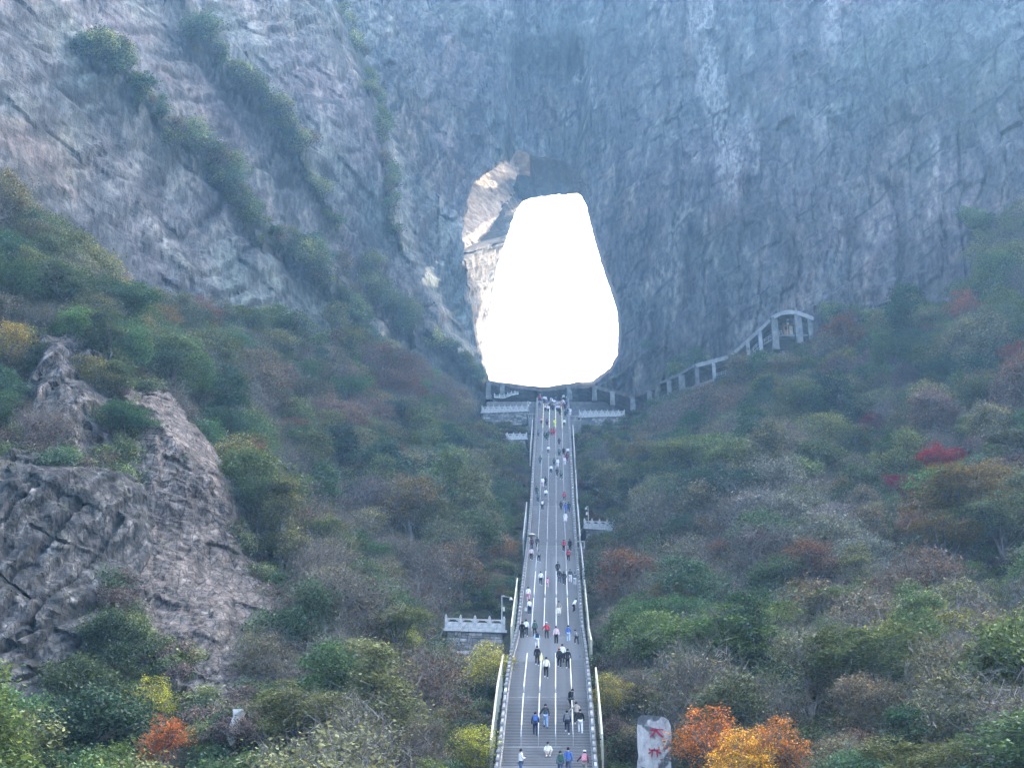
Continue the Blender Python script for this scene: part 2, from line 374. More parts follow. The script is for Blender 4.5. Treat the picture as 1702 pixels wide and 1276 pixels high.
C = np.array(C); HT = TPS(C[:, :2], C[:, 2], .001)
def ground_z(x, y):
    x = np.asarray(x, float); y = np.asarray(y, float)
    h = HT(x, y) + fbm(x/18, y/18, o=3)*2.2 + fbm(x/4, y/4, o=3)*.5
    h = h*sstep(40, 66, y)
    d = np.abs(x-stair_x(y)); s = stair_z(y)-1.6
    t = sstep(3.6, 11, d); h = np.where(y > 40, h*t + np.minimum(h, s)*(1-t), h)
    near = sstep(4, 16, d); h = np.where(y > 60, np.minimum(h, s+.6+6*near+40*sstep(10, 30, d)), h)
    return np.where((y > TOPY-2) & (d < 16), np.minimum(h, TOPZ-.3+.3*np.maximum(d-8, 0)), h)
_gz0 = ground_z
CARVE = [(P(1110, 652, 300), 8, 2), (P(1070, 668, 305), 8, 2.2), (P(1010, 668, 313), 7, 2.5), (P(1165, 640, 295), 7, 1.5), (P(840, 668, 318), 6, 1.5), (P(790, 1060, 155), 5.5, 4.6), (P(840, 690, 312), 7.5, 2.6), (P(855, 735, 284), 4.5, 2.6), (P(1000, 698, 309), 7.5, 2.4), (P(998, 882, 223), 4.5, 3.2), (P(1090, 1280, 99), 3.0, 2.0), (P(1200, 625, 291), 9, 1.5), (P(1270, 590, 285), 6, 1.5)]
def ground_z(x, y):
    h = _gz0(x, y)
    for c, r_, dr in CARVE:
        d = np.hypot(x-c[0], (y-c[1])*.8); h = np.minimum(h, c[2]-dr+1.1*np.maximum(d-r_, 0))
    return h
def make_grid(x0, x1, y0, y1, st):
    xs = np.arange(x0, x1+st, st); ys = np.arange(y0, y1+st, st); X, Y = np.meshgrid(xs, ys); nx, ny = len(xs), len(ys)
    i = np.arange(nx*ny).reshape(ny, nx); F = np.stack([i[:-1, :-1], i[:-1, 1:], i[1:, 1:], i[1:, :-1]], -1).reshape(-1, 4)
    return X, Y, F
X, Y, F = make_grid(-170, 170, -60, 335, 1.1)
Z = ground_z(X, Y)
link('hillside_ground', mesh_np('hillside_ground', np.stack([X, Y, Z], -1).reshape(-1, 3), F, [M_GROUND], True), kind='structure')
HG = (X[0, 0], Y[0, 0], 1.1, Z)
def hz(x, y):
    j = (np.asarray(x)-HG[0])/1.1; i = (np.asarray(y)-HG[1])/1.1
    j0 = np.clip(j.astype(int), 0, Z.shape[1]-2); i0 = np.clip(i.astype(int), 0, Z.shape[0]-2); a = j-j0; b = i-i0
    return (Z[i0, j0]*(1-a)*(1-b)+Z[i0, j0+1]*a*(1-b)+Z[i0+1, j0]*(1-a)*b+Z[i0+1, j0+1]*a*b)

# ------------------------------------------------------------------ the cliff with its arch
CC = [P(*c) for c in ((-300, 0, 195), (0, 0, 232), (150, 0, 258), (300, 0, 290), (450, 0, 318), (600, 0, 345), (720, 0, 372), (850, 0, 392), (1000, 0, 384), (1150, 0, 362), (1300, 0, 350), (1500, 0, 325), (1702, 0, 300), (2000, 0, 270),
      (-300, 300, 178), (0, 300, 214), (150, 300, 238), (300, 300, 262), (450, 300, 290), (600, 300, 315), (700, 300, 338), (780, 300, 352), (860, 280, 362), (960, 300, 356), (1050, 300, 343), (1300, 300, 320), (1500, 300, 298), (1702, 300, 276), (2000, 300, 250),
      (-300, 600, 165), (0, 600, 198), (300, 600, 240), (450, 600, 262), (600, 600, 296), (700, 600, 318), (780, 600, 334), (850, 660, 340), (1000, 660, 340), (1060, 600, 332), (1200, 600, 312), (1320, 560, 297), (1500, 600, 280), (1702, 600, 252), (2000, 600, 225),
      (-300, 900, 150), (300, 900, 215), (800, 800, 322), (1000, 800, 322), (1500, 900, 250), (2000, 900, 200),
      (0, -250, 262), (400, -250, 345), (850, -250, 430), (1300, -250, 390), (1702, -250, 335), (-300, -250, 215), (2000, -250, 300))]
CC = np.array(CC); YC = TPS(CC[:, [0, 2]], CC[:, 1], .0005)
LEDGES = [([(205, 190), (260, 230), (330, 300), (400, 360), (450, 430), (520, 480), (560, 520), (600, 570), (650, 640)], 24, 1.0),
          ([(350, 150), (400, 200), (440, 240), (500, 290), (540, 370), (560, 400)], 17, 1.0),
          ([(560, 0), (590, 80), (620, 150), (640, 230), (650, 330), (670, 430)], 14, .8),
          ([(178, 10), (205, 60)], 22, .6), ([(710, 570), (760, 610), (805, 655)], 14, .9), ([(300, 60), (350, 110), (380, 170)], 20, .4),
          ([(500, 440), (570, 480), (610, 540)], 18, .7), ([(620, 480), (660, 530), (690, 580)], 20, .8), ([(700, 270), (720, 320), (740, 380)], 12, .35),
          ([(1620, 380), (1640, 470), (1560, 540)], 30, .6), ([(1370, 540), (1440, 560), (1500, 570)], 26, .8), ([(1560, 60), (1600, 130)], 30, .25),
          ([(1000, 640), (1060, 600), (1110, 590)], 10, .5), ([(250, 420), (330, 470)], 18, .25)]
def cliff_y(x, z, full=True):
    y = YC(x, z)
    px, py, _ = proj(np.stack([x, y, z], -1))
    left = sstep(880, 760, px)
    # big buttresses and gullies
    y = y + 5.0*fbm(x/34, z/80, o=3) + left*3.0*ridge((x*.8+z*.6)/26, (z-x*.3)/60, o=3)
    # the left wall stands in front of the middle one; a deep recess climbs above the arch
    ex = np.interp(py, [-250, 0, 100, 200, 330, 450, 560, 650, 800], [480, 560, 600, 640, 662, 705, 765, 815, 880]) + 7*fbm(py/40, py*0+1.7, o=3)
    y = y - np.interp(py, [250, 420], [12.0, 4.5])*sstep(14, -30, px-ex) + 4.0*sstep(-20, 30, px-ex)*sstep(1150, 1000, px)
    rec = sstep(836, 858, px+6*fbm(py/30, py*0+4.1, o=3))*sstep(1000, 978, px+.1*py+8*fbm(py/25, py*0+9.1, o=3))*sstep(300, 225, py)
    y = y + 12*rec - 11*rec*sstep(60, 35, py+10*fbm(px/20, px*0, o=2))
    # broken slabs: ribs lean right on the left wall and stand upright on the right, large bands dip across them
    wx, wz = 1.6*fbm(x/11, z/14, o=3), 1.6*fbm(x/12+4, z/12, o=3); wl = sstep(.3, .7, left)
    lean = np.where(wl > .5, .36, .09); ra = x-lean*z+wx; rb = z+lean*x+wz
    s1, c1 = strata(ra, rb, 3.1, 10.0, 3); s2, c2 = strata(ra+.5*wz, rb, 1.25, 3.6, 9)
    aa = np.where(wl > .5, x*.62+z*.78, -x*.5+z*.86)+1.5*wx; s3, c3 = strata(aa, np.where(wl > .5, x*.78-z*.62, x*.86+z*.5), np.where(wl > .5, 13.0, 9.0), 30.0, 15)
    s4, c4 = strata(z+.3*x+wx, x-.2*z, 4.2, 7.0, 21)
    y = y - 1.9*s1 - .75*s2 - 3.2*s3*np.where(wl > .5, 1, .7) - .7*s4 - .5*ridge(ra/1.6, z/10, o=3) + .25*fbm(x/.9, z/1.6, o=3)
    crack = np.clip((c1*.5+c2*.2+c3*.6+c4*.25)*(.35+.9*sstep(-.3, .3, fbm(x/5, z/6, o=3))), 0, .85)
    moss = np.zeros_like(y)
    for pts, wd, k in LEDGES:
        wob = 9*fbm(px/60, py/60, o=3); d = line_dist(px+wob, py-wob, pts); wn = wd*(.35+.75*sstep(-.35, .4, fbm(px/38+3, py/38, o=3))); t = sstep(wn*1.25, wn*.2, d)
        y = y - t*3.4*k; moss = np.maximum(moss, t*k)
    moss = np.maximum(moss, .36*sstep(.1, .6, fbm(x/22+5, z/30, o=3)))
    moss = np.maximum(moss, .6*sstep(560, 640, py)*sstep(1020, 1120, px))
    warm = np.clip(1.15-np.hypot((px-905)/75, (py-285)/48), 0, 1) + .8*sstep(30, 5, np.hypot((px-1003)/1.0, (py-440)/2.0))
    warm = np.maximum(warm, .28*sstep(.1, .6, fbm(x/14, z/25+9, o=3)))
    pale = np.zeros_like(y)
    for pts, wd, k in (([(1165, 20), (1185, 120), (1205, 230), (1212, 330)], 26, 1.0), ([(1375, 10), (1385, 100)], 18, .8), ([(1140, 360), (1105, 430), (1120, 500)], 22, .7), ([(1240, 180), (1250, 290)], 12, .6), ([(985, 30), (965, 80)], 8, 1.0), ([(255, 395), (300, 440), (330, 480)], 16, .8), ([(270, 250), (240, 340)], 20, .35), ([(1330, 70), (1300, 240)], 14, .4), ([(655, 120), (640, 180)], 10, .6), ([(1480, 240), (1440, 420)], 18, .35), ([(470, 60), (400, 180)], 22, .3)):
        pale = np.maximum(pale, k*sstep(wd*1.3, wd*.2, line_dist(px+14*fbm(px/25, py/60, o=3), py, pts)))
    return y, px, py, crack, moss, warm, pale
trip = [((862, 248), (868, 290), (880, 330)), ((900, 262), (900, 300), (915, 325)), ((940, 268), (945, 300), (945, 323)), ((968, 292), (966, 318), (962, 322)), ((979, 331), (976, 333), (973, 336)),
        ((990, 382), (987, 383), (985, 385)), ((1004, 436), (1002, 438), (1000, 440)), ((1017, 468), (1014, 469), (1011, 471)), ((1030, 508), (1027, 510), (1025, 512)), ((1033, 545), (1030, 546), (1028, 547)),
        ((1031, 590), (1028, 590), (1026, 590)), ((1018, 614), (1015, 613), (1013, 612)), ((987, 640), (986, 637), (985, 633)), ((950, 645), (950, 641), (950, 636)), ((905, 650), (905, 647), (905, 643)),
        ((860, 645), (860, 642), (860, 638)), ((811, 640), (812, 637), (813, 632)), ((800, 602), (802, 599), (804, 595)), ((791, 555), (806, 553), (808, 550)), ((783, 500), (813, 498), (816, 498)),
        ((776, 455), (822, 445), (827, 442)), ((771, 422), (785, 416), (839, 405)), ((768, 380), (812, 384), (850, 372)), ((776, 345), (832, 346), (858, 350)), ((785, 303), (847, 322), (866, 338)), ((815, 282), (856, 306), (872, 334)), ((845, 264), (860, 290), (876, 332))]
def resample(pts, n=420):
    p = np.array(pts+[pts[0]], float); k = np.linspace(0, len(pts), n, endpoint=False); i = k.astype(int); t = (k-i)[:, None]
    return p[i]*(1-t)+p[i+1]*t
FR, MR, BR = (resample([t[i] for t in trip]) for i in range(3))
kk = np.arange(len(FR))
jit = np.stack([fbm(kk/9., kk*0+3.3, o=4)*4.5, fbm(kk/9., kk*0+8.1, o=4)*4.5], -1)
jit2 = np.stack([fbm(kk/5., kk*0+23.3, o=3)*2.2, fbm(kk/5., kk*0+28.1, o=3)*2.2], -1)
leftside = ((FR[:, 0] < 862) & (FR[:, 1] < 620))[:, None]
FR = FR + jit*np.where(leftside, 1.0, .35); MR = MR+jit*.4; BR = BR + jit2*np.where(leftside, 1.0, .8)
X, Zc, F = make_grid(-134, 150, 62, 354, .44)
Yc, px, py, crack, moss, warm, pale = cliff_y(X, Zc)
pxd, pyd, _ = proj(np.stack([X, Yc, Zc], -1)); sd = poly_sdf(pxd, pyd, FR[::2]); ins = sd < 0
nb = np.zeros_like(ins)
for a, b in ((1, 0), (-1, 0), (0, 1), (0, -1), (1, 1), (-1, -1), (1, -1), (-1, 1)): nb |= ~np.roll(np.roll(ins, a, 0), b, 1)
bd = ins & nb
gy, gx = np.gradient(sd)                               # move the rim vertices onto the outline
gpx = np.stack([gx, gy], -1); g2 = (gpx**2).sum(-1)+1e-9
Xs = X.copy(); Zs = Zc.copy()
sx_ = np.clip(-sd*gx/g2, -1.2, 1.2); sz_ = np.clip(-sd*gy/g2, -1.2, 1.2); Xs[bd] += sx_[bd]*.44; Zs[bd] += sz_[bd]*.44
keep = ~(ins & ~bd)
fk = keep.ravel()[F].all(1) & ~(bd.ravel()[F].all(1))
gz = hz(Xs.ravel(), np.minimum(Yc.ravel(), 334)); vis = (Zc.ravel() > gz-9)
fk &= vis[F].any(1)
V = np.stack([Xs, Yc, Zs], -1).reshape(-1, 3)
used = np.zeros(len(V), bool); used[F[fk].ravel()] = True; remap = np.cumsum(used)-1
link('cliff_face', mesh_np('cliff_face', V[used], remap[F[fk]], [M_ROCK], False,
     attrs={'crack': crack.ravel()[used], 'moss': moss.ravel()[used], 'warm': np.clip(warm, 0, 1).ravel()[used], 'pale': pale.ravel()[used]}), kind='structure')
for nm_, xa, xb, s_ in (('right_mountain_flank', 149.5, 470, -.42), ('left_mountain_flank', -330, -133.5, .5)):   # the amphitheatre goes on outside the picture; right flank added unseen to block sun
    X2, Z2, F3 = make_grid(xa, xb, 0, 354, 5.0); xe = xa if xa > 0 else X2[0, -1]
    Y2 = YC(np.full_like(X2, xe), Z2)+s_*(X2-xe)+8*fbm(X2/40, Z2/70, o=4)*np.clip(np.abs(X2-xe)/20, 0, 1)
    link(nm_, mesh_np(nm_, np.stack([X2, Y2, Z2], -1).reshape(-1, 3), F3, [M_ROCK], False), kind='structure')
CG = (X[0, 0], Zc[0, 0], .44, Yc); X0C, Z0C = Xs, Zs
def cy_at(x, z):
    j = np.clip(((np.asarray(x)-CG[0])/.44).astype(int), 0, Yc.shape[1]-1); i = np.clip(((np.asarray(z)-CG[1])/.44).astype(int), 0, Yc.shape[0]-1)
    return Yc[i, j]
# tunnel through the mountain
def ray_cliff(px_, py_):
    D = 340.0
    for _ in range(12):
        q = P(px_, py_, D); D += (cy_at(q[0], q[2])-q[1])*.9
    return D
FD = np.array([ray_cliff(a, b) for a, b in FR]); FD = np.convolve(np.r_[FD[-3:], FD, FD[:3]], np.ones(7)/7, 'valid')
rings = []
cen = np.array([905, 470.])
lw = sstep(885, 815, FR[:, 0])*sstep(640, 600, FR[:, 1])
gap = np.hypot(*(FR-MR).T); ul = sstep(12, 26, gap)*(FR[:, 1] < 425)*(FR[:, 0] < 880)
def ring(px2, D):
    u = (px2[:, 0]-W0/2)/FPX; v = (H0/2-px2[:, 1])/FPX
    return np.stack([D*u, D*(cp-v*sp_), CAMZ+D*(sp_+v*cp)], -1)
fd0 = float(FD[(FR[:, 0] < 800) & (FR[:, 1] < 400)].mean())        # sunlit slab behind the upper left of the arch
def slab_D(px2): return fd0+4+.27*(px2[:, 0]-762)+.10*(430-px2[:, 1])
LF = FR*(1-ul[:, None])+MR*ul[:, None]; LD = FD*(1-ul)+np.clip(slab_D(MR), fd0+2, fd0+40)*ul
k1 = 1+.05*(1-ul[:, None]); k2 = 1+.02*(1-ul[:, None]); rings.append(ring(cen+(LF-cen)*k1, LD+5-3*ul)); rings.append(ring(cen+(LF-cen)*k2, LD+2-1.5*ul)); rings.append(ring(cen+(LF-cen)*1.002, LD+.3))
rw = sstep(955, 985, FR[:, 0])*sstep(330, 390, FR[:, 1]); BD = (FD+4+25*lw+27*rw)*(1-ul)+(LD+2.5)*ul  # depths shaped for the sun: right wall deepened unseen, upper left kept thin
for t in np.linspace(0, 1, 30)[1:]: rings.append(ring(LF*(1-t)+BR*t, LD*(1-t)+BD*t))
rings.append(ring(cen+(BR-cen)*1.012, BD+1)); rings.append(ring(cen+(BR-cen)*1.04, BD+2))
RV = np.stack(rings); nr, nk = RV.shape[:2]
q = RV.reshape(-1, 3); rp, rq, _ = proj(q); ed = np.zeros((nr, nk)); ed[4:-3] = 1; ed = ed.ravel()
sv, sc__ = strata(q[:, 2]+.25*q[:, 1]+.5*fbm(q[:, 0]/3, q[:, 1]/3, o=2), q[:, 1], 1.6, 6., 41, .3)
q = q + np.stack([-.0*(sv-.3)*ed+.5*fbm(q[:, 1]/1.6, q[:, 2]/6, o=4)*ed, .3*fbm(q[:, 0]/3, q[:, 2]/9, o=3)*ed, .2*fbm(q[:, 0]/2, q[:, 1]/3, o=2)*ed], -1)*np.clip(.25+.75*np.tile(lw, nr)+1.6*sstep(345, 320, rq), 0, 1.6)[:, None]
i = np.arange(nr*nk).reshape(nr, nk); j = np.roll(i, -1, 1)
TF = np.stack([i[:-1], i[1:], j[1:], j[:-1]], -1).reshape(-1, 4)
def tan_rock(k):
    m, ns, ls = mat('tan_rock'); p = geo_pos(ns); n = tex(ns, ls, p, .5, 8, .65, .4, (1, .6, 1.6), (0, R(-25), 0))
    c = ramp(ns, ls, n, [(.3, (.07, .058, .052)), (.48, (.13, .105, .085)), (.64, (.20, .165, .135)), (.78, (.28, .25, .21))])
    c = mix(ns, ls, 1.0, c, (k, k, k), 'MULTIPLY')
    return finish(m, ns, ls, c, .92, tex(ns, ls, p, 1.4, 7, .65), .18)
M_TAN_DIM = tan_rock(.5); M_TAN_BRIGHT = tan_rock(2.2)  # tunnel copy darkened, slab copy brightened: sunlight carried in the colour
link('arch_tunnel_rock', mesh_np('arch_tunnel_rock', q, TF, [M_TAN_DIM], False), kind='structure')
pg = [(880, 232), (840, 215), (785, 240), (742, 285), (735, 345), (732, 430), (752, 455), (782, 428), (817, 388), (837, 350), (852, 326), (862, 308), (872, 300), (887, 299), (891, 268), (884, 240)]
lo, hi = np.array(pg).min(0), np.array(pg).max(0); gxx, gyy = np.meshgrid(np.arange(lo[0]-4, hi[0]+4, 1.6), np.arange(lo[1]-4, hi[1]+4, 1.6)); sh_ = gxx.shape
g2_ = np.stack([gxx.ravel(), gyy.ravel()], -1); sd2 = poly_sdf(g2_[:, 0], g2_[:, 1], pg); V2 = ring(g2_, np.clip(slab_D(g2_), fd0+1, fd0+45))
v5, c5 = strata(V2[:, 2]*.8-V2[:, 0]*.6+.5*fbm(V2[:, 0]/3, V2[:, 2]/3, o=2), V2[:, 0]*.8+V2[:, 2]*.6, 1.5, 4., 44, .25)
V2 = V2 + (v5*.5+.2*fbm(V2[:, 0]/1.5, V2[:, 2]/1.5, o=3))[:, None]*np.array([.70, -.52, .48])
i = np.arange(len(V2)).reshape(sh_); F2 = np.stack([i[:-1, :-1], i[1:, :-1], i[1:, 1:], i[:-1, 1:]], -1).reshape(-1, 4); F2 = F2[(sd2[F2] < 3).all(1)]
link('sunlit_rock_slab', mesh_np('sunlit_rock_slab', V2, F2, [M_TAN_BRIGHT], False), kind='structure')

# ------------------------------------------------------------------ near rock faces at the lower left
def rock_face(name, poly, ctlp, st, blocks, tan):
    cpt = np.array([P(*c) for c in ctlp]); T = TPS(cpt[:, [0, 2]], cpt[:, 1], .001)
    x0, x1 = cpt[:, 0].min()-3, cpt[:, 0].max()+3; z0, z1 = cpt[:, 2].min()-4, cpt[:, 2].max()+3
    X, Z_, F = make_grid(x0, x1, z0, z1, st); Y = T(X, Z_); px, py, _ = proj(np.stack([X, Y, Z_], -1))
    wob = 24*fbm(px/45, py/45, o=4); sd = poly_sdf(px+wob, py+wob*.7, poly); y, cr = blocks(X, Z_); Y = Y + y
    Y = Y + np.clip(sd+2, 0, 60)*.10
    fk = (sd.ravel()[F] < 45).any(1); V = np.stack([X, Y, Z_], -1).reshape(-1, 3)
    used = np.zeros(len(V), bool); used[F[fk].ravel()] = True; rm = np.cumsum(used)-1
    tv = np.full(len(V), float(tan))
    link(name, mesh_np(name, V[used], rm[F[fk]], [M_NROCK], False, attrs={'crack': cr.ravel()[used], 'tan': tv[used]}), kind='structure')
def slabs(x, z):
    wx, wz = .5*fbm(x/6, z/6, o=3), .5*fbm(x/6+5, z/6, o=3); a = x*.95-z*.31+wx; b = x*.31+z*.95+wz     # strips leaning up to the right
    s1, c1 = strata(a, b, 1.9, 5.2, 5, .17); s2, c2 = strata(a+.3*wz, b, .75, 1.7, 6, .17); s3, c3 = strata(b, a, 2.4, 2.6, 8, .17)
    gp_ = proj(np.stack([x, 118+.35*(z-30), z], -1)); w8 = 6*fbm(x/2.4, z/2.4, o=4); gx2, gy2 = gp_[0]+w8, gp_[1]+w8; cl = np.zeros_like(x)
    for pts, wd in (([(-30, 1130), (60, 1050), (120, 1000), (182, 930)], 11), ([(-20, 1010), (40, 920), (105, 800)], 7), ([(120, 1150), (180, 985), (228, 830)], 12), ([(-20, 900), (50, 790)], 5), ([(50, 1045), (100, 940), (160, 800)], 6), ([(-20, 1190), (70, 1130), (150, 1060)], 6), ([(0, 955), (55, 1000)], 3), ([(40, 862), (95, 880)], 3), ([(60, 1120), (120, 1160)], 3)):
        cl = np.maximum(cl, sstep(wd, wd*.2, line_dist(gx2, gy2, pts)))
    y = -1.25*s1 - .45*s2 - .6*s3 + .3*fbm(x/1.2, z/1.2, o=4) + .7*fbm(x/9, z/9, o=2) + cl*1.1
    return y, np.clip(c1*.6+c2*.3+c3*.35+cl*.7, 0, .95)
def scree(x, z):
    wx, wz = .7*fbm(x/5, z/5, o=3), .7*fbm(x/5+5, z/5, o=3); a = z+.28*x+wx; b = x-.28*z+wz
    s1, c1 = strata(a, b, 1.5, 3.0, 11, .17); s2, c2 = strata(a+.4*wz, b-.4*wx, .62, 1.05, 12, .17); s3, c3 = strata(b+.5*a, a, 3.6, 4.0, 13, .17)
    y = -.62*s1 - .3*s2 - .75*s3 + .2*fbm(x/.8, z/.8, o=4) + .9*fbm(x/8, z/8, o=2)
    return y, np.clip(c1*.4+c2*.28+c3*.4, 0, .9)
ROCK_L = [(-60, 790), (40, 770), (120, 790), (215, 800), (245, 850), (235, 930), (205, 1010), (150, 1100), (110, 1170), (40, 1230), (-60, 1260)]
ROCK_R = [(205, 670), (245, 665), (290, 730), (340, 790), (370, 850), (400, 920), (470, 1000), (440, 1080), (430, 1150), (410, 1240), (350, 1250), (330, 1160), (280, 1110), (230, 1060), (190, 1000), (215, 900), (220, 800)]
ROCK_T = [(70, 578), (108, 572), (124, 640), (128, 700), (96, 745), (50, 735), (62, 650)]
rock_face('striped_rock_face', ROCK_L, ((-80, 760, 134), (100, 780, 138), (250, 800, 150), (-80, 1000, 122), (100, 1000, 126), (250, 1000, 138), (-80, 1250, 108), (100, 1250, 110), (230, 1250, 118)), .17, slabs, 0.12)
rock_face('tan_rock_face', ROCK_R, ((180, 650, 164), (330, 650, 166), (180, 800, 150), (350, 800, 153), (450, 900, 158), (200, 1000, 136), (350, 1000, 138), (490, 1000, 146), (250, 1120, 124), (440, 1120, 128), (300, 1260, 112), (440, 1260, 114)), .17, scree, 0.85)
rock_face('upper_rock_face', ROCK_T, ((-40, 560, 160), (150, 560, 162), (-40, 780, 142), (150, 780, 144)), .3, slabs, 0.3)

# white mineral-stained slab at the foot of the tan face
mb = MB(); wpts = [(387, 1178), (404, 1178), (399, 1190), (395, 1212), (391, 1232), (383, 1240), (376, 1221), (381, 1205), (388, 1190)]
fr = [P(a, b, 110.5) for a, b in wpts]; bk = [p+np.array([0, 1.2, 0]) for p in fr]; n = len(fr)
for k_ in range(n): fr[k_] = fr[k_]+np.array([0, rnd.uniform(-.15, .15), 0])
mb.add(fr+bk, [tuple(range(n-1, -1, -1))]+[(i_, (i_+1) % n, n+(i_+1) % n, n+i_) for i_ in range(n)])
o = mb.build('white_slab', rough_mat('white_render', (.55, .55, .53), (.78, .78, .76), 1.5, bd=.1)); o['label'] = 'narrow bright white slab leaning at the foot of the tan rock face'; o['category'] = 'slab'

# ------------------------------------------------------------------ stairway
YS = np.linspace(72, TOPY, 3000); ROWS = proj(np.stack([stair_x(YS), YS, stair_z(YS)], -1))[1]
def stair_at(px_, py_):
    y = float(np.interp(-py_, -ROWS, YS)); z = float(stair_z(y)); d = y*cp+(z-CAMZ)*sp_
    return Vector(((px_-W0/2)/FPX*d, y, z))
def spt(y, off, dz=0.0): return Vector((stair_x(y)+off, y, float(stair_z(y))+dz))
stair = thing('stairway', 'long steep grey stone stairway climbing to the rock arch', 'stairway', (float(stair_x(NY[0])), NY[0], NZ[0]))
SL = Vector(stair.location)
def sp(v): v = Vector(v); return v-SL
ub = MB(); ub.box((0, 0, 0), (1, 1, 1)); step_me = ub.mesh('step', [M_STEP, M_NOSE])
nb_ = MB(); nb_.hexa([(-.5, -.5, -1.0), (.5, -.5, -1.0), (.5, .5, -1.0), (-.5, .5, -1.0)], [(-.5, -.5, 0), (.5, -.5, 0), (.5, .5, 0), (-.5, .5, 0)])
nb_.hexa([(-.5, -.56, -.36), (.5, -.56, -.36), (.5, -.5, -.36), (-.5, -.5, -.36)], [(-.5, -.56, .02), (.5, -.56, .02), (.5, -.4, .02), (-.5, -.4, .02)], 1)
step_me = nb_.mesh('step', [M_STEP, M_NOSE])
cnt = 0; far = MB()
for a in range(len(NY)-1):
    y0, y1, z0, z1 = NY[a], NY[a+1], NZ[a], NZ[a+1]; n = max(2, round((z1-z0)/.165)); tr = (y1-y0)/n; ri = (z1-z0)/n
    for k in range(n):
        yc = y0+(k+.5)*tr; zt = z0+(k+1)*ri
        if yc < 92: 
            far.box((stair_x(yc)-SL.x, yc-SL.y, zt-ri/2-SL.z), (SW, tr, ri)); continue
        if cnt < 290:
            o = link('step', step_me, stair, sp((stair_x(yc)+rnd.uniform(-.015, .015), yc, zt))); o.scale = (SW, tr*1.02, ri); o.rotation_euler = (0, rnd.uniform(-.0012, .0012), -STX[0]); cnt += 1
        else:
            far.box((stair_x(yc)-SL.x, yc-SL.y, zt-ri/2-SL.z), (SW, tr, ri)); far.box((stair_x(yc)-SL.x, yc-tr/2-.012-SL.y, zt-.02-SL.z), (SW, .02, .045), mi=1)
for a in range(1, len(NY)-1):                           # pale landing stones between the flights
    A = spt(NY[a], 0, .012); mb = MB(); mb.box((A.x-SL.x, A.y+.42-SL.y, A.z-SL.z+.05), (SW-.02, .9, .12)); mb.build('landing', M_NOSE, stair)
far.build('upper_steps', [M_STEP, M_NOSE], stair, 'stuff')
cb = MB()
for a in range(len(NY)-1):                              # masonry body carrying the steps
    for e0, e1 in ((-SW/2-.42, SW/2+.42),):
        y0, y1 = NY[a], NY[a+1]; A, B = spt(y0, 0), spt(y1, 0)
        lo = [(A.x+e0, y0, A.z-6), (A.x+e1, y0, A.z-6), (B.x+e1, y1, B.z-6), (B.x+e0, y1, B.z-6)]
        hi = [(A.x+e0, y0, A.z-.2), (A.x+e1, y0, A.z-.2), (B.x+e1, y1, B.z-.2), (B.x+e0, y1, B.z-.2)]
        cb.hexa([sp(v) for v in lo], [sp(v) for v in hi])
cb.build('masonry_base', M_WALLST, stair)
pm = MB(); pm.hexa([(-.1, -.1, 0), (.1, -.1, 0), (.1, .1, 0), (-.1, .1, 0)], [(-.1, -.1, .98), (.1, -.1, .98), (.1, .1, .98), (-.1, .1, .98)])
pm.hexa([(-.13, -.13, .98), (.13, -.13, .98), (.13, .13, .98), (-.13, .13, .98)], [(-.09, -.09, 1.16), (.09, -.09, 1.16), (.09, .09, 1.16), (-.09, .09, 1.16)])
post_me = pm.mesh('post', M_STONE_D)
ybal = np.arange(NY[1]-14, TOPY-.2, 1.52)
for sd_ in (-1, 1):
    kb = MB(); off = sd_*(SW/2+.16)
    for a in range(len(NY)-1):
        A, B = spt(NY[a], off, .06), spt(NY[a+1], off, .06)
        if NY[a+1] < ybal[0]: continue
        kb.bar(sp(A), sp(B), .34, .32)
    bal = kb.build('balustrade', M_STONE_D, stair)
    for i_, y in enumerate(ybal):
        p = spt(y, off, .1); o = link('post', post_me, bal, sp(p)); o.scale = (1, 1, rnd.uniform(.93, 1.04)); o.rotation_euler = (rnd.uniform(-.02, .02), rnd.uniform(-.02, .02), 0)
        if i_ < len(ybal)-1:
            y2 = ybal[i_+1]; q = spt(y2, off, .1); mb = MB(); A, B = sp(p)+Vector((0, .1, 0)), sp(q)-Vector((0, .1, 0))
            def sl(z0, z1, wd, mi=0):
                h = wd/2; mb.hexa([A+Vector((-h, 0, z0)), A+Vector((h, 0, z0)), B+Vector((h, 0, z0)), B+Vector((-h, 0, z0))], [A+Vector((-h, 0, z1)), A+Vector((h, 0, z1)), B+Vector((h, 0, z1)), B+Vector((-h, 0, z1))], mi)
            sl(.0, .56, .1); sl(.74, .88, .16)
            M_ = (A+B)/2; mb.bar(M_+Vector((0, 0, .56)), M_+Vector((0, 0, .74)), .1, .16)
            mb.build('panel', M_STONE if rnd.random() < .35 else M_STONE_D, bal)
# outer rails beside the flights (cream coloured)
for sd_, r0, r1, m_ in ((-1, 1255, 1108, M_CREAM), (-1, 1058, 975, M_CREAM), (-1, 905, 845, M_STONE), (-1, 760, 705, M_STONE), (1, 1245, 1130, M_CREAM), (1, 1082, 978, M_CREAM), (1, 903, 848, M_STONE), (1, 840, 790, M_STONE), (1, 770, 715, M_STONE), (1, 965, 915, M_STONE)):
    ya, yb = stair_at(915, r0).y, stair_at(915, r1).y; ks = [ya]+[y for y in NY if ya < y < yb]+[yb]; mb = MB(); off = sd_*(SW/2+.78)
    for u, v in zip(ks[:-1], ks[1:]): mb.bar(sp(spt(u, off, .95)), sp(spt(v, off, .95)), .13, .16)
    for y in np.arange(ya, yb, 2.2): mb.bar(sp(spt(y, off, -1.5)), sp(spt(y, off, .9)), .12, .12)
    mb.build('outer_rail', m_, stair)
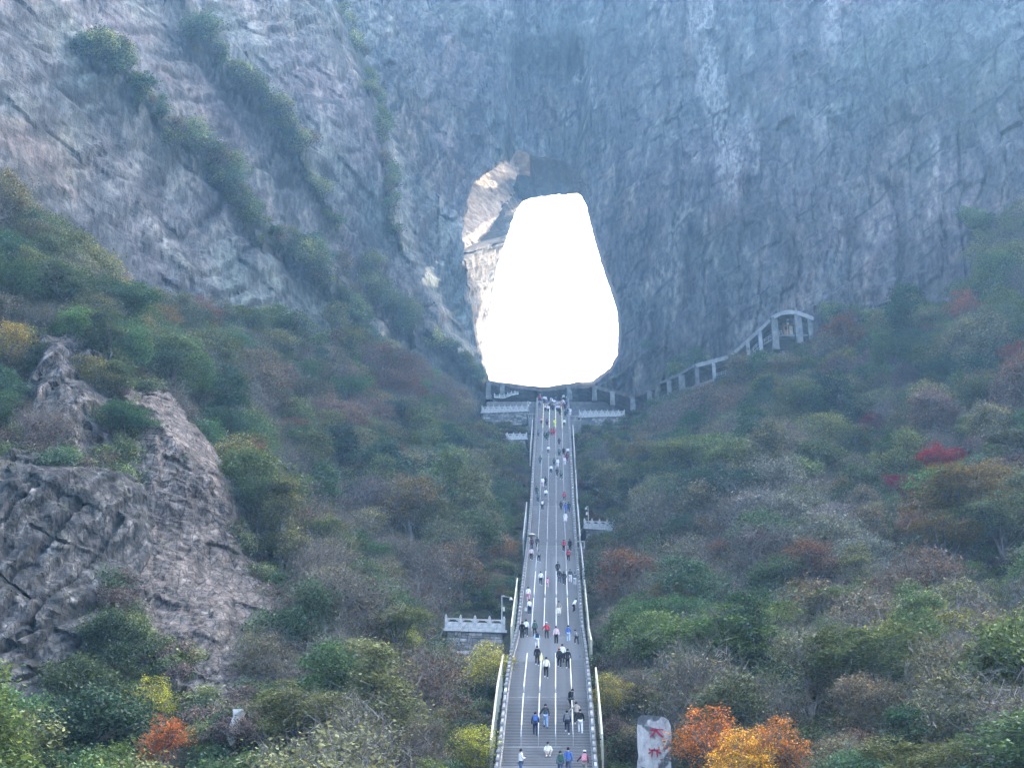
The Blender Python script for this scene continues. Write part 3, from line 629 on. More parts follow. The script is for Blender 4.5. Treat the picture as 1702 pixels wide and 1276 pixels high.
# lane handrails
segs = [(1243, 1228, 2), (1227, 1173, 0), (1162, 1104, 0), (1058, 1008, 0), (1001, 962, 0), (957, 912, 2), (906, 845, 2), (840, 764, 2), (757, 724, 2), (720, 678, 1)]
hp = MB(); hp.tube([(0, 0, 0), (0, 0, .92)], .022, 6); hpost_me = hp.mesh('rail_post', M_STEEL)
for r0, r1, kd in segs:
    for fx in (-.3, -.1, .1, .3):
        off = fx*SW; ya, yb = stair_at(915, r0).y, stair_at(915, r1).y; ks = [ya]+[y for y in NY if ya < y < yb]+[yb]; mb = MB(); wd = (.075, .085, .045)[kd]
        for u, v in zip(ks[:-1], ks[1:]): mb.bar(sp(spt(u, off, .94)), sp(spt(v, off, .94)), wd, wd*.9)
        mb.tube([sp(spt(ya, off, .94)), sp(spt(ya-.12, off, .8)), sp(spt(ya-.1, off, .62))], .03, 6)
        hr = mb.build('handrail', (M_WHITE, M_WHITE, M_STEEL)[kd], stair)
        if kd == 1 or (kd == 0 and r0 == 1001 and fx < -.2):
            bm_ = MB(); y = ya+.8
            while y < yb-1 and kd == 1: bm_.bar(sp(spt(y, off, .95)), sp(spt(min(y+1.2, yb), off, .95)), .13, .12); y += 2.6
            if bm_.n: bm_.build('yellow_band', M_YEL, hr)
        for y in np.arange(ya+.1, yb, 2.4): link('rail_post', hpost_me, hr, sp(spt(y, off, .0)))

# ------------------------------------------------------------------ plaza at the top
mb = MB(); tx = float(stair_x(TOPY)); mb.hexa([(tx-13, TOPY, TOPZ-4), (tx+13, TOPY, TOPZ-4), (tx+16, TOPY+16, TOPZ-4), (tx-16, TOPY+16, TOPZ-4)], [(tx-13, TOPY, TOPZ-.05), (tx+13, TOPY, TOPZ-.05), (tx+16, TOPY+16, TOPZ+.25), (tx-16, TOPY+16, TOPZ+.25)])
mb.build('plaza_pavement', M_PAVE, kind='structure')

def swept(pts, dx, dyv, th, mi=0, mb=None):
    """slab following a line of points, reaching back by dyv, thickness th"""
    mb = mb or MB(); up = Vector((0, 0, th)); bk_ = Vector((dx, dyv, 0))
    for a, b in zip(pts[:-1], pts[1:]):
        a, b = Vector(a), Vector(b); mb.hexa([a-up, b-up, b-up+bk_, a-up+bk_], [a, b, b+bk_, a+bk_], mi)
    return mb
# gallery road under the arch
gpx_ = [(806, 633, 328), (835, 636, 326), (860, 640, 325), (905, 645, 324), (950, 640, 322), (985, 639, 320), (1018, 648, 316), (1052, 655, 311), (1072, 648, 308), (1092, 638, 305)]
gp = [Vector(P(*c)) for c in gpx_]; base = gp[3].copy(); base.z -= 3.2
gal = thing('gallery_road', 'dark road gallery under an earth roof at the foot of the rock arch', 'gallery', base)
fine_ = []
for a, b in zip(gp[:-1], gp[1:]):
    for t in np.linspace(0, 1, 9)[:-1]:
        p = a.lerp(b, t); p.z += .22*float(perlin(p.x*1.3, 2.2)); p.y += .3*float(perlin(p.x, 7.1)); fine_.append(p-base)
rm = swept(fine_, 0, 12, .75); rm.build('earth_roof', M_ROADR, gal)
for x_ in np.arange(fine_[0].x, fine_[-1].x, 2.2):
    pass
for (a, b, D) in ((812, 655, 325), (835, 652, 324), (946, 656, 320.5), (988, 656, 318), (1018, 664, 314.5), (1052, 672, 310), (1080, 662, 306)):
    p = Vector(P(a, b, D)); zt = np.interp(p.x, [q.x for q in gp], [q.z for q in gp]); mb = MB(); h = zt-.7-p.z+1.2
    c = p-base; mb.hexa([c+Vector((-.5, -.1, -1.2)), c+Vector((.5, -.1, -1.2)), c+Vector((.5, 1.1, -1.2)), c+Vector((-.5, 1.1, -1.2))], [c+Vector((-.42, -.1, h-1.5)), c+Vector((.42, -.1, h-1.5)), c+Vector((.42, 1.1, h-1.5)), c+Vector((-.42, 1.1, h-1.5))])
    c2 = c+Vector((0, 0, h-1.5)); mb.hexa([c2+Vector((-.42, -.1, 0)), c2+Vector((.42, -.1, 0)), c2+Vector((.42, 1.1, 0)), c2+Vector((-.42, 1.1, 0))], [c2+Vector((-.8, -.1, .35)), c2+Vector((.8, -.1, .35)), c2+Vector((.8, 1.1, .35)), c2+Vector((-.8, 1.1, .35))])
    mb.build('pier', M_WALLST, gal)
mb = MB(); q = [p-Vector((0, 0, 6)) + Vector((0, 9.5, 0)) for p in gp]
for a, b in zip(gp[:-1], gp[1:]):
    a, b = a-base, b-base; mb.hexa([a+Vector((0, 9, -6)), b+Vector((0, 9, -6)), b+Vector((0, 9.5, -6)), a+Vector((0, 9.5, -6))], [a+Vector((0, 9, -.8)), b+Vector((0, 9, -.8)), b+Vector((0, 9.5, -.8)), a+Vector((0, 9.5, -.8))])
mb.build('shade_backing', M_MORTAR, gal)  # dark sheet added at the back, standing in for the gallery's shade
mb = MB(); c = Vector(P(947, 651, 323))-base; mb.box((c.x, c.y, c.z-.3), (1.0, .3, 2.6)); mb.build('purple_panel', rough_mat('purple_panel', (.16, .13, .24), (.3, .26, .4), 2), gal)

# covered walkway climbing the right hand cliff foot
wk = [(1098, 634, 303), (1128, 621, 300.5), (1156, 604, 298), (1185, 597, 295), (1213, 589, 292), (1232, 572, 290), (1250, 556, 288.5), (1268, 540, 287), (1284, 524, 286), (1298, 517, 285), (1312, 515, 284.5), (1328, 517, 284), (1352, 526, 283)]
wp = [Vector(P(*c)) for c in wk]; base = wp[4].copy(); base.z -= 3.4
wkt = thing('covered_walkway', 'grey concrete covered walkway climbing along the foot of the right cliff', 'walkway', base)
sm = []
for a, b in zip(wp[:-1], wp[1:]):
    for t in (0, .34, .67): sm.append(a.lerp(b, t)-base)
sm.append(wp[-1]-base)
ms = MB(); swept(sm[:7], 0.3, 3.4, .5, 0, ms); ms.build('mossy_roof', M_WALLST, wkt)
ms = MB(); swept(sm[6:], 0.3, 3.4, .8, 0, ms); ms.build('roof', M_CONC, wkt)
ms = MB()
for a, b in zip(sm[:-1], sm[1:]):
    ms.hexa([a+Vector((0, 3.3, -6)), b+Vector((0, 3.3, -6)), b+Vector((0, 3.6, -6)), a+Vector((0, 3.6, -6))], [a+Vector((0, 3.3, -.5)), b+Vector((0, 3.3, -.5)), b+Vector((0, 3.6, -.5)), a+Vector((0, 3.6, -.5))])
ms.build('shade_backing', M_MORTAR, wkt)  # dark wall added so the walkway's inside reads as shade
fl = [Vector(P(*c))-base for c in ((1098, 668, 303), (1150, 642, 298.5), (1186, 629, 295), (1213, 621, 292), (1236, 603, 290), (1258, 578, 288), (1284, 562, 286), (1300, 556, 285), (1352, 556, 283))]
fs = swept(fl, .2, 3.2, .28); fs.build('floor', M_CONC, wkt)
ms = MB()
for a, b in zip(fl[2:7], fl[3:8]):
    for h in (.45, .8): ms.bar(a+Vector((0, 0, h)), b+Vector((0, 0, h)), .06, .08)
    for t in np.linspace(0, 1, 5): c = a.lerp(b, t); ms.bar(c, c+Vector((0, 0, .85)), .07, .07)
ms.build('railing', M_STONE, wkt)
for a, wd, m_, extra in ((1112, .8, M_WALLST, 1), (1133, 1.1, M_WALLST, 1), (1158, .7, M_WALLST, 1), (1186, .65, M_CONC, 1.5), (1215, .65, M_CONC, 1.5), (1243, .62, M_CONC, 2.0), (1263, .62, M_CONC, 2.6), (1287, 1.15, M_WALLST, 3.0), (1326, 1.2, M_WALLST, 2.5), (1346, .8, M_WALLST, 2.5)):
    D = np.interp(a, [c[0] for c in wk], [c[2] for c in wk]); x = (a-W0/2)/FPX*D-base.x
    zt = np.interp(x, [p.x for p in sm], [p.z for p in sm])-.5; zb = np.interp(x, [p.x for p in fl], [p.z for p in fl])-extra; y = np.interp(x, [p.x for p in sm], [p.y for p in sm])+.12
    mb = MB(); mb.box((x, y+wd/2, (zt+zb)/2), (wd, wd, zt-zb), j=.04); mb.box((x, y+wd/2, zt-.12), (wd*1.35, wd*1.1, .26)); mb.build('pillar', m_, wkt)
kc = Vector(P(1313, 545, 285.5))
kt = thing('ticket_hut', 'small orange brown wooden hut under the walkway roof bend', 'hut', kc+Vector((0, 1.6, -.9)))
mb = MB(); mb.box((0, 0, 1.0), (1.9, 1.4, 2.0)); mb.build('wall', rough_mat('orange_wood', (.28, .13, .06), (.42, .22, .11), 2), kt)
mb = MB(); mb.box((0, -.1, 2.1), (2.2, 1.7, .14)); mb.build('roof', M_CONC, kt)
mb = MB(); mb.box((.35, -.73, .9), (.55, .05, 1.6)); mb.build('door', M_CREAM, kt)
mb = MB(); mb.box((-.45, -.73, 1.25), (.6, .05, .6)); mb.build('window', rough_mat('dark_glass', (.02, .025, .03), (.04, .045, .05), 1, .2), kt)

# ------------------------------------------------------------------ terraces and viewing platforms
def stone_wall(parent, a, b, h, th=.8):
    a, b = Vector(a), Vector(b); L = (b-a).length; d = (b-a)/L; nrm = Vector((d.y, -d.x, 0)); ang = math.atan2(d.y, d.x); mb = MB()
    mb2 = MB(); c = (a+b)/2; mb2.box((c.x-nrm.x*th/2, c.y-nrm.y*th/2, c.z-h/2), (L, th, h), ang); core = mb2.build('retaining_wall', M_MORTAR, parent)
    z = 0
    while z < h-.1:
        rh = rnd.uniform(.24, .4); x = rnd.uniform(-.3, 0)
        while x < L:
            wd = rnd.uniform(.3, .8); x1 = min(x+wd, L); x0 = max(x, 0)
            if x1-x0 > .1:
                c = a+d*((x0+x1)/2)+Vector((0, 0, -z-rh/2)); pr = rnd.uniform(.0, .09)
                mb.box((c.x+nrm.x*pr/2, c.y+nrm.y*pr/2, c.z), (x1-x0-.05, .12+pr, rh-.05), ang, j=.025, mi=rnd.choice((0, 0, 1)))
            x += wd
        z += rh
    mb.build('wall_stones', [M_WALLST, M_STONE_D], core, 'stuff')
def platform(label, pa, pb, D0, D1, npan, walldrop, depth, hgt=1.15, m_=None, endwall=True):
    m_ = m_ or M_STONE; a, b = Vector(P(*pa, D0)), Vector(P(*pb, D1)); b.z = a.z+(b.z-a.z)*.5; base = (a+b)/2
    t = thing('viewing_platform', label, 'platform', base); a, b = a-base, b-base; d = (b-a); L = d.length; d.normalize(); bk_ = Vector((-d.y, d.x, 0)); ang = math.atan2(d.y, d.x)
    mb = MB(); c = (a+b)/2+bk_*depth/2; mb.box((c.x, c.y, c.z-.13), (L+.5, depth+.4, .26), ang); mb.build('slab', m_, t)
    pmb = MB(); s_ = .2; pmb.box((0, 0, hgt*.5), (s_, s_, hgt)); pmb.box((0, 0, hgt+.05), (s_*1.25, s_*1.25, .1)); pmb.tube([(0, 0, hgt+.1), (0, 0, hgt+.18), (0, 0, hgt+.3)], [.07, .1, .04], 8); me = pmb.mesh('post', m_)
    Lp = L/npan; w_ = Lp-s_; qm = MB(); qm.box((0, 0, hgt*.33), (w_, .09, hgt*.62)); qm.box((0, 0, hgt*.9), (w_, .14, .12)); qm.box((0, -.06, hgt*.36), (w_*.78, .05, hgt*.38))
    for sx in (-1, 1):
        qm.box((sx*(w_/2-.08), 0, hgt*.74), (.14, .1, hgt*.24)); qm.box((sx*(w_/2-.16), 0, hgt*.8), (.26, .1, .08))
    qm.box((0, -.07, .1), (w_*.4, .06, .08)); pme = qm.mesh('panel', m_)
    for i_ in range(npan+1):
        o = link('post', me, t, a+d*(Lp*i_)+bk_*.15); o.rotation_euler = (0, 0, ang)
        if i_ < npan: o = link('panel', pme, t, a+d*(Lp*(i_+.5))+bk_*.15); o.rotation_euler = (0, 0, ang)
    for e in (a, b):                                     # return balustrade along the sides
        for k in range(1, 1):
            o = link('post', me, t, e+bk_*(.15+Lp*k)); o.rotation_euler = (0, 0, ang)
            o = link('panel', pme, t, e+bk_*(.15+Lp*(k-.5))); o.rotation_euler = (0, 0, ang+math.pi/2)
    stone_wall(t, a+d*.15+bk_*.12-Vector((0, 0, .27)), b-d*.15+bk_*.12-Vector((0, 0, .27)), walldrop, depth)
    return t
platform('weathered stone platform with four balustrade panels left of the lower stairway', (741, 1044), (838, 1048), 157, 157.6, 4, 4.2, 3.6)
platform('pale balustrade terrace high on the left just below the arch', (801, 684), (877, 685), 314, 313, 8, 2.6, 4, 1.1)
platform('short balustrade terrace on a stone wall below the upper left terrace', (832, 729), (875, 730), 286, 285.6, 4, 2.4, 3.4, 1.0)
platform('balustrade terrace on a grey stone wall right of the stair top', (963, 691), (1038, 694), 311, 310, 8, 2.0, 4, 1.1)
platform('small pale balcony with a lamp right of the middle of the stairway', (972, 877), (1022, 877), 225, 226, 4, 3.2, 3, 1.15)
zz = [(822, 661, 321), (838, 662, 320), (850, 657, 320), (862, 655, 320)]
zp = [Vector(P(*c)) for c in zz]; t = thing('stepped_balustrade', 'short white balustrade zigzagging up beside the gallery opening', 'balustrade', zp[0])
for a, b in zip(zp[:-1], zp[1:]):
    mb = MB(); mb.bar(a-zp[0]+Vector((0, 0, .55)), b-zp[0]+Vector((0, 0, .55)), .1, .12); mb.bar(a-zp[0]+Vector((0, 0, .15)), b-zp[0]+Vector((0, 0, .15)), .1, .3); mb.build('panel', M_STONE, t)
for a, b in zip(zp[:-1], zp[1:]):
    for q in (0, .5): c = a.lerp(b, q)-zp[0]; mb = MB(); mb.bar(c, c+Vector((0, 0, .95)), .16, .16); mb.build('post', M_STONE, t)
# lower ledge of the big platform wall
mb = MB(); a, b = Vector(P(759, 1085, 156.2)), Vector(P(818, 1087, 156.6)); base = (a+b)/2; mb.bar(a-base, b-base, .7, .3)
o = mb.build('wall_ledge', M_STONE, loc=base); o['label'] = 'pale green stone ledge across the wall under the left platform'; o['category'] = 'ledge'
# link walls joining terraces to the stairs
for (a, b, D, lb) in (((878, 694), (892, 694), 305, 'low stone landing joining the stair top to the left terrace'), ((946, 697), (966, 698), 304, 'low stone landing joining the stair top to the right terrace'), ((958, 908), (972, 910), 206, 'pale stone landing outside the right balustrade by the balcony')):
    A, B = Vector(P(*a, D)), Vector(P(*b, D)); base = (A+B)/2; t = thing('side_landing', lb, 'landing', base); L = (B-A).length
    mb = MB(); mb.box((0, .8, -.1), (L, 1.6, .2)); mb.build('slab', M_STONE_D, t)
    mb = MB(); mb.box((0, .8, -1.7), (L-.1, 1.5, 3.0)); mb.build('support', M_WALLST, t)
    mb = MB(); mb.box((0, .08, .8), (L, .1, .1)); [mb.box((x, .08, .38), (.12, .12, .76)) for x in (-L/2+.06, 0, L/2-.06)]; mb.build('railing', M_STONE, t)

# ------------------------------------------------------------------ lamps
def lamp(label, foot, top_py, D, side, arm=1.1):
    b = Vector(P(*foot, D)); t_ = Vector(P(foot[0], top_py, D)); h = t_.z-b.z; t = thing('street_lamp', label, 'lamp post', b)
    mb = MB(); mb.tube([(0, 0, -.6), (0, 0, h*.5), (0, 0, h)], [.07, .055, .045], 8); mb.build('pole', M_STONE, t)
    mb = MB(); mb.tube([(0, 0, h), (side*arm*.25, 0, h-.02), (side*arm, 0, h-.14)], .035, 6); mb.box((side*.12, 0, h+.02), (.35, .14, .1)); mb.build('arm', M_STONE, t)
    mb = MB(); mb.tube([(side*arm, 0, h-.1), (side*arm, 0, h-.2), (side*arm, 0, h-.38)], [.05, .12, .2], 10); mb.build('lamp_shade', M_WHITE, t)
    mb = MB(); mb.box((side*.2, 0, h*.62), (.22, .16, .42)); mb.build('control_box', M_WHITE, t)
lamp('grey lamp post with a drooping arm at the right corner of the left platform', (834, 1047), 983, 158.6, 1, .9)
lamp('thin lamp post at the stair end of the high left terrace', (877, 684), 664, 313, 1, .45)
lamp('lamp post with two white fittings on the right hand balcony', (978, 872), 837, 226.5, -1, .3)
lamp('thin white lamp pole standing beside the hut under the walkway roof', (1309, 552), 524, 284.8, 1, .2)

# ------------------------------------------------------------------ inscribed standing stone
sx = [(1061, 1192), (1066, 1188), (1078, 1188), (1092, 1189), (1103, 1191), (1111, 1196), (1115, 1206), (1116, 1225), (1115, 1250), (1116, 1300), (1059, 1300), (1060, 1262), (1062, 1256), (1061, 1232), (1060, 1210)]
SD = 101.0; fr = [Vector(P(a, b, SD)) for a, b in sx]; base = Vector(P(1088, 1300, SD)); st_ = thing('inscribed_stone', 'tall pale standing stone with two carved red characters among the bushes', 'standing stone', base)
bm = bmesh.new(); top = [bm.verts.new(v-base) for v in fr]; f = bm.faces.new(top); f.normal_update()
if f.normal.y > 0: f.normal_flip()
r = bmesh.ops.extrude_face_region(bm, geom=[f]); [setattr(v, 'co', v.co+Vector((rnd.uniform(-.04, .04), .9+rnd.uniform(-.1, .1), 0))) for v in r['geom'] if isinstance(v, bmesh.types.BMVert)]
bmesh.ops.triangulate(bm, faces=[g for g in bm.faces if len(g.verts) > 4]); bmesh.ops.subdivide_edges(bm, edges=bm.edges[:], cuts=3, use_grid_fill=True)
bmesh.ops.recalc_face_normals(bm, faces=bm.faces[:])
for v in bm.verts:
    n_ = .05*float(fbm(v.co.x*2.2, v.co.z*1.6, v.co.y*2, o=3)); v.co += Vector((n_*.4, n_*1.4 if v.co.y > .3 else n_*.25, n_*.4))
me = bpy.data.meshes.new('slab'); bm.to_mesh(me); bm.free()
def stele_mat():
    m, ns, ls = mat('stele_stone'); tc = ns.new('ShaderNodeTexCoord').outputs['Object']
    n = tex(ns, ls, tc, .62, 3, .5, .6, (1, 1, .8)); dark = ramp(ns, ls, n, [(.49, (0, 0, 0)), (.52, (1, 1, 1))])
    pale = ramp(ns, ls, tex(ns, ls, tc, 3, 6, .65, 0, (1, 1, .25)), [(.3, (.3, .28, .3)), (.5, (.6, .58, .58)), (.7, (.78, .76, .74))])
    dk = ramp(ns, ls, tex(ns, ls, tc, 4, 6, .6), [(.3, (.09, .09, .11)), (.6, (.17, .18, .19)), (.8, (.3, .3, .3))])
    return finish(m, ns, ls, mix(ns, ls, dark, pale, dk), .85, tex(ns, ls, tc, 5, 5), .05)
me.materials.append(stele_mat()); link('slab', me, st_)
def stroke(name, cx, cyy, strokes, s_):
    mb = MB()
    for (x0, y0, x1, y1, w_) in strokes:
        a = Vector(P(cx+x0*s_, cyy-y0*s_, SD))-base; b = Vector(P(cx+x1*s_, cyy-y1*s_, SD))-base; a.y = b.y = a.y
        a = Vector((a.x, 0, a.z)); b = Vector((b.x, 0, b.z)); yf = (Vector(P(1088, cyy, SD))-base).y-.07
        d = (b-a).normalized(); nn = Vector((-d.z, 0, d.x))*w_*s_*SD/FPX/2
        q = [a-nn, b-nn*.7, b+nn*.7, a+nn]; mb.hexa([Vector((v.x, yf, v.z)) for v in q], [Vector((v.x, yf+.12, v.z)) for v in q])
    mb.build(name, M_RED, st_)
stroke('upper_character', 1090, 1214, [(-9, 7, 9, 7.6, 2.2), (-8, 1.5, 10, 1.8, 2.2), (.5, 7, -.5, 1, 2.6), (-.5, 1, -3, -4, 2.6), (-3, -4, -8, -9, 2.2), (0, 1, 4, -4, 2.8), (4, -4, 10, -9.5, 2.4)], 1.25)
stroke('lower_character', 1088, 1247, [(-8, 9, 7, 9.5, 2), (-8, 9, -7.6, 1, 2), (7, 9.5, 6.6, 1, 2), (-8, 5, 7, 5.2, 1.8), (-.4, 9, -.4, 1, 1.8), (-7.8, 1, 6.8, 1.2, 2), (-1, 1, -9, -4, 2), (0, 1, 10, -4, 2.2), (-3.4, -2, -4.5, -10, 1.9), (3.4, -2, 3.8, -10, 2)], 1.12)

# ------------------------------------------------------------------ vegetation
def leaf_cards(c, size, up=.5, seed=0, asp=.6):
    """one folded leaf-sized face pair per centre"""
    g = np.random.default_rng(seed); n = len(c); nm = g.normal(size=(n, 3)); nm[:, 2] = np.abs(nm[:, 2])+up*2; nm /= np.linalg.norm(nm, axis=1, keepdims=True)
    a = g.normal(size=(n, 3)); a -= (a*nm).sum(1, keepdims=True)*nm; a /= np.linalg.norm(a, axis=1, keepdims=True); b = np.cross(nm, a)
    s = (size*g.uniform(.55, 1.35, n))[:, None]; L = a*s*.5; Wd = b*s*.5*asp
    V = np.stack([c-L, c+Wd-nm*s*.08, c+L, c-Wd-nm*s*.08], 1).reshape(-1, 3)
    return V, np.arange(4*n).reshape(-1, 4)
def twig_cards(c, ln, wd, seed=0, rise=.9):
    g = np.random.default_rng(seed); n = len(c); d = g.normal(size=(n, 3)); d[:, 2] = np.abs(d[:, 2])*rise+.25; d /= np.linalg.norm(d, axis=1, keepdims=True)
    s = g.normal(size=(n, 3)); s -= (s*d).sum(1, keepdims=True)*d; s /= np.linalg.norm(s, axis=1, keepdims=True); l = (ln*g.uniform(.5, 1.4, n))[:, None]
    V = np.stack([c-s*wd/2, c+s*wd/2, c+d*l+s*wd*.15, c+d*l-s*wd*.15], 1).reshape(-1, 3)
    return V, np.arange(4*n).reshape(-1, 4)
def tube_np(pts, rad, n=5):
    pts = np.asarray(pts, float); V = []; F = []
    for i in range(len(pts)):
        d = pts[min(i+1, len(pts)-1)]-pts[max(i-1, 0)]; d /= np.linalg.norm(d)+1e-9; a = np.cross(d, (.3, .9, .1)); a /= np.linalg.norm(a)+1e-9; b = np.cross(d, a)
        for k in range(n): V.append(pts[i]+(a*math.cos(2*math.pi*k/n)+b*math.sin(2*math.pi*k/n))*rad[i])
    for i in range(len(pts)-1):
        for k in range(n): F.append((i*n+k, i*n+(k+1) % n, (i+1)*n+(k+1) % n, (i+1)*n+k))
    return np.array(V), np.array(F)
def cat(parts):
    V, F, Rr, M_, n = [], [], [], [], 0
    for v, f, r_, m_ in parts: V.append(v); F.append(f+n); n += len(v); Rr.append(r_); M_.append(np.full(len(f), m_))
    return np.concatenate(V), np.concatenate(F), np.concatenate(Rr), np.concatenate(M_)
def make_tree(kind, seed):
    g = np.random.default_rng(seed)
    H, Rr, ncl, npc, ls, up, flat = dict(evergreen=(6.2, 2.7, 100, 130, .19, .45, .5), layered=(6.6, 3.0, 75, 140, .185, 1.3, .22), sparse=(6.4, 2.8, 85, 66, .19, .5, .45),
        bare=(5.0, 2.7, 80, 34, .16, .5, .5), tall=(9.5, 2.5, 110, 120, .2, .8, .4), bush=(1.9, 1.4, 26, 75, .17, .5, .6), fern=(1.1, 1.0, 12, 60, .2, .8, .5))[kind]
    big = kind not in ('bush', 'fern'); nl = 7 if big else 3; lobes = []
    for k in range(nl):
        a = 2*math.pi*(k/nl)+g.uniform(-.5, .5); q = g.uniform(.25, .68)*Rr if k else 0
        zc = H*(g.uniform(.45, .8) if big else .5) if k else H*(.78 if big else .55)
        if kind == 'tall': zc = H*(.3+.62*k/nl); q = Rr*.42*(1.15-k/nl)
        lobes.append((np.array([math.cos(a)*q, math.sin(a)*q, zc]), Rr*g.uniform(.36, .6)*(1.1 if kind != 'tall' else 1.0)))
    cl = []
    for k in range(ncl):
        c, r_ = lobes[g.integers(nl)]; d = g.normal(size=3); d[2] = d[2]*.8+.35; d /= np.linalg.norm(d); cl.append(c+d*r_*g.uniform(.6, 1.12)*np.array([1, 1, .85 if kind != 'layered' else .65]))
    cl = np.array(cl); cs = Rr*(.15 if big else .24)*g.uniform(.7, 1.5, ncl); cr = g.uniform(0, 1, ncl)
    idx = np.repeat(np.arange(ncl), npc); off = g.normal(size=(len(idx), 3))*np.array([1, 1, flat])
    pts = cl[idx]+off*cs[idx][:, None]; pts[:, 2] -= .1*(off[:, 0]**2+off[:, 1]**2)*cs[idx]
    LV, LF = leaf_cards(pts, ls, up, seed+1); lr = np.repeat(np.clip(.25*cr[idx]+.6*g.uniform(0, 1, len(idx))**1.6+.12*off[:, 2], 0, 1), 4)  # random leaf tone, plus clump tops coloured lighter as if lit from above
    parts = [(LV, LF, lr, 0)]
    if kind in ('bare', 'sparse'):
        nt_ = 22 if kind == 'bare' else 9; idx = np.repeat(np.arange(ncl), nt_); p = cl[idx]+g.normal(size=(len(idx), 3))*cs[idx][:, None]*1.3; p[:, 2] -= .25
        TV, TF = twig_cards(p, .75, .035, seed+2); tw = (TV, TF, np.full(len(TV), .5), 1)
    else: tw = None
    wood = []
    if big:
        lean = g.uniform(-.6, .6, 2); tp = [np.array([lean[0]*t*t, lean[1]*t*t, H*.8*t-1.2*(t == 0)]) + (g.normal(size=3)*.12 if 0 < t < 1 else 0) for t in np.linspace(0, 1, 6)]
        wood.append(tube_np(tp, np.linspace(.2, .05, 6)*(1 if kind != 'bare' else .6)))
        for c, r_ in lobes[1:]:
            s_ = tp[g.integers(1, 4)]; m_ = (s_+c)/2+g.normal(size=3)*.25-np.array([0, 0, .15]); wood.append(tube_np([s_, m_, c], [.09, .06, .03], 4))
            for _ in range(5):
                d = g.normal(size=3); d[2] = abs(d[2]); d /= np.linalg.norm(d); wood.append(tube_np([c*.7+m_*.3, c+d*r_*.5, c+d*r_*1.05], [.035, .025, .01], 3))
    else:
        for _ in range(7):
            d = g.normal(size=3); d[2] = abs(d[2])+.5; d /= np.linalg.norm(d); wood.append(tube_np([(0, 0, -.3), d*H*.5, d*H*.8], [.04, .03, .01], 3))
    wparts = [(v, f, np.full(len(v), .5), 1) for v, f in wood]
    if tw: wparts.append(tw)
    cv, cf, crn, cm = cat(parts); tv, tf, trn, tm = cat(wparts)
    crown = mesh_np('crown', cv, cf, [M_LEAF], attrs={'rnd': crn}); trunk = mesh_np('trunk', tv, tf, [M_BARKT if kind in ('bare', 'sparse') else M_BARK], attrs={'rnd': trn})
    jv, jf, jr, jm = cat(parts+wparts); joined = mesh_np('tree_'+kind, jv, jf, [M_LEAF, M_BARKT if kind in ('bare', 'sparse') else M_BARK], mi=jm, attrs={'rnd': jr})
    return dict(crown=crown, trunk=trunk, joined=joined, H=H, R=Rr)
M_BARKT = rough_mat('twig_bark', (.085, .075, .065), (.2, .18, .16), 3)
TK = {k: [make_tree(k, 100*i+j) for j in range(n)] for i, (k, n) in enumerate((('evergreen', 4), ('layered', 3), ('sparse', 3), ('bare', 4), ('tall', 2), ('bush', 3), ('fern', 2)))}
PCOL = bpy.data.collections.new('tree_kinds'); PIX = {}
for k, l in TK.items():
    for j, t_ in enumerate(l):
        o = bpy.data.objects.new('kind_%02d' % len(PIX), t_['joined']); PCOL.objects.link(o); PIX[(k, j)] = len(PIX)
def scatter(name, pts, idx, rot, scl, tint):
    n = len(pts); m = bpy.data.meshes.new(name); m.vertices.add(n); m.vertices.foreach_set('co', np.asarray(pts, np.float32).ravel())
    for a, ty, v in (('idx', 'INT', np.asarray(idx, np.int32)), ('scl', 'FLOAT', np.asarray(scl, np.float32))):
        m.attributes.new(a, ty, 'POINT').data.foreach_set('value', v)
    m.attributes.new('rot', 'FLOAT_VECTOR', 'POINT').data.foreach_set('vector', np.asarray(rot, np.float32).ravel())
    m.attributes.new('tint', 'FLOAT_COLOR', 'POINT').data.foreach_set('color', np.c_[tint, np.ones(n)].astype(np.float32).ravel())
    o = link(name, m, kind='stuff'); g = bpy.data.node_groups.new(name, 'GeometryNodeTree')
    g.interface.new_socket('Geometry', in_out='INPUT', socket_type='NodeSocketGeometry'); g.interface.new_socket('Geometry', in_out='OUTPUT', socket_type='NodeSocketGeometry')
    N, L = g.nodes, g.links; gi = N.new('NodeGroupInput'); go = N.new('NodeGroupOutput'); ip = N.new('GeometryNodeInstanceOnPoints'); ci = N.new('GeometryNodeCollectionInfo')
    ci.inputs[0].default_value = PCOL; ci.inputs['Separate Children'].default_value = True; ci.inputs['Reset Children'].default_value = True
    def at(nm, ty): a = N.new('GeometryNodeInputNamedAttribute'); a.data_type = ty; a.inputs[0].default_value = nm; return a.outputs[0]
    L.new(gi.outputs[0], ip.inputs['Points']); L.new(ci.outputs[0], ip.inputs['Instance']); ip.inputs['Pick Instance'].default_value = True
    L.new(at('idx', 'INT'), ip.inputs['Instance Index']); L.new(at('rot', 'FLOAT_VECTOR'), ip.inputs['Rotation']); L.new(at('scl', 'FLOAT'), ip.inputs['Scale'])
    L.new(ip.outputs[0], go.inputs[0]); md = o.modifiers.new('scatter', 'NODES'); md.node_group = g; return o

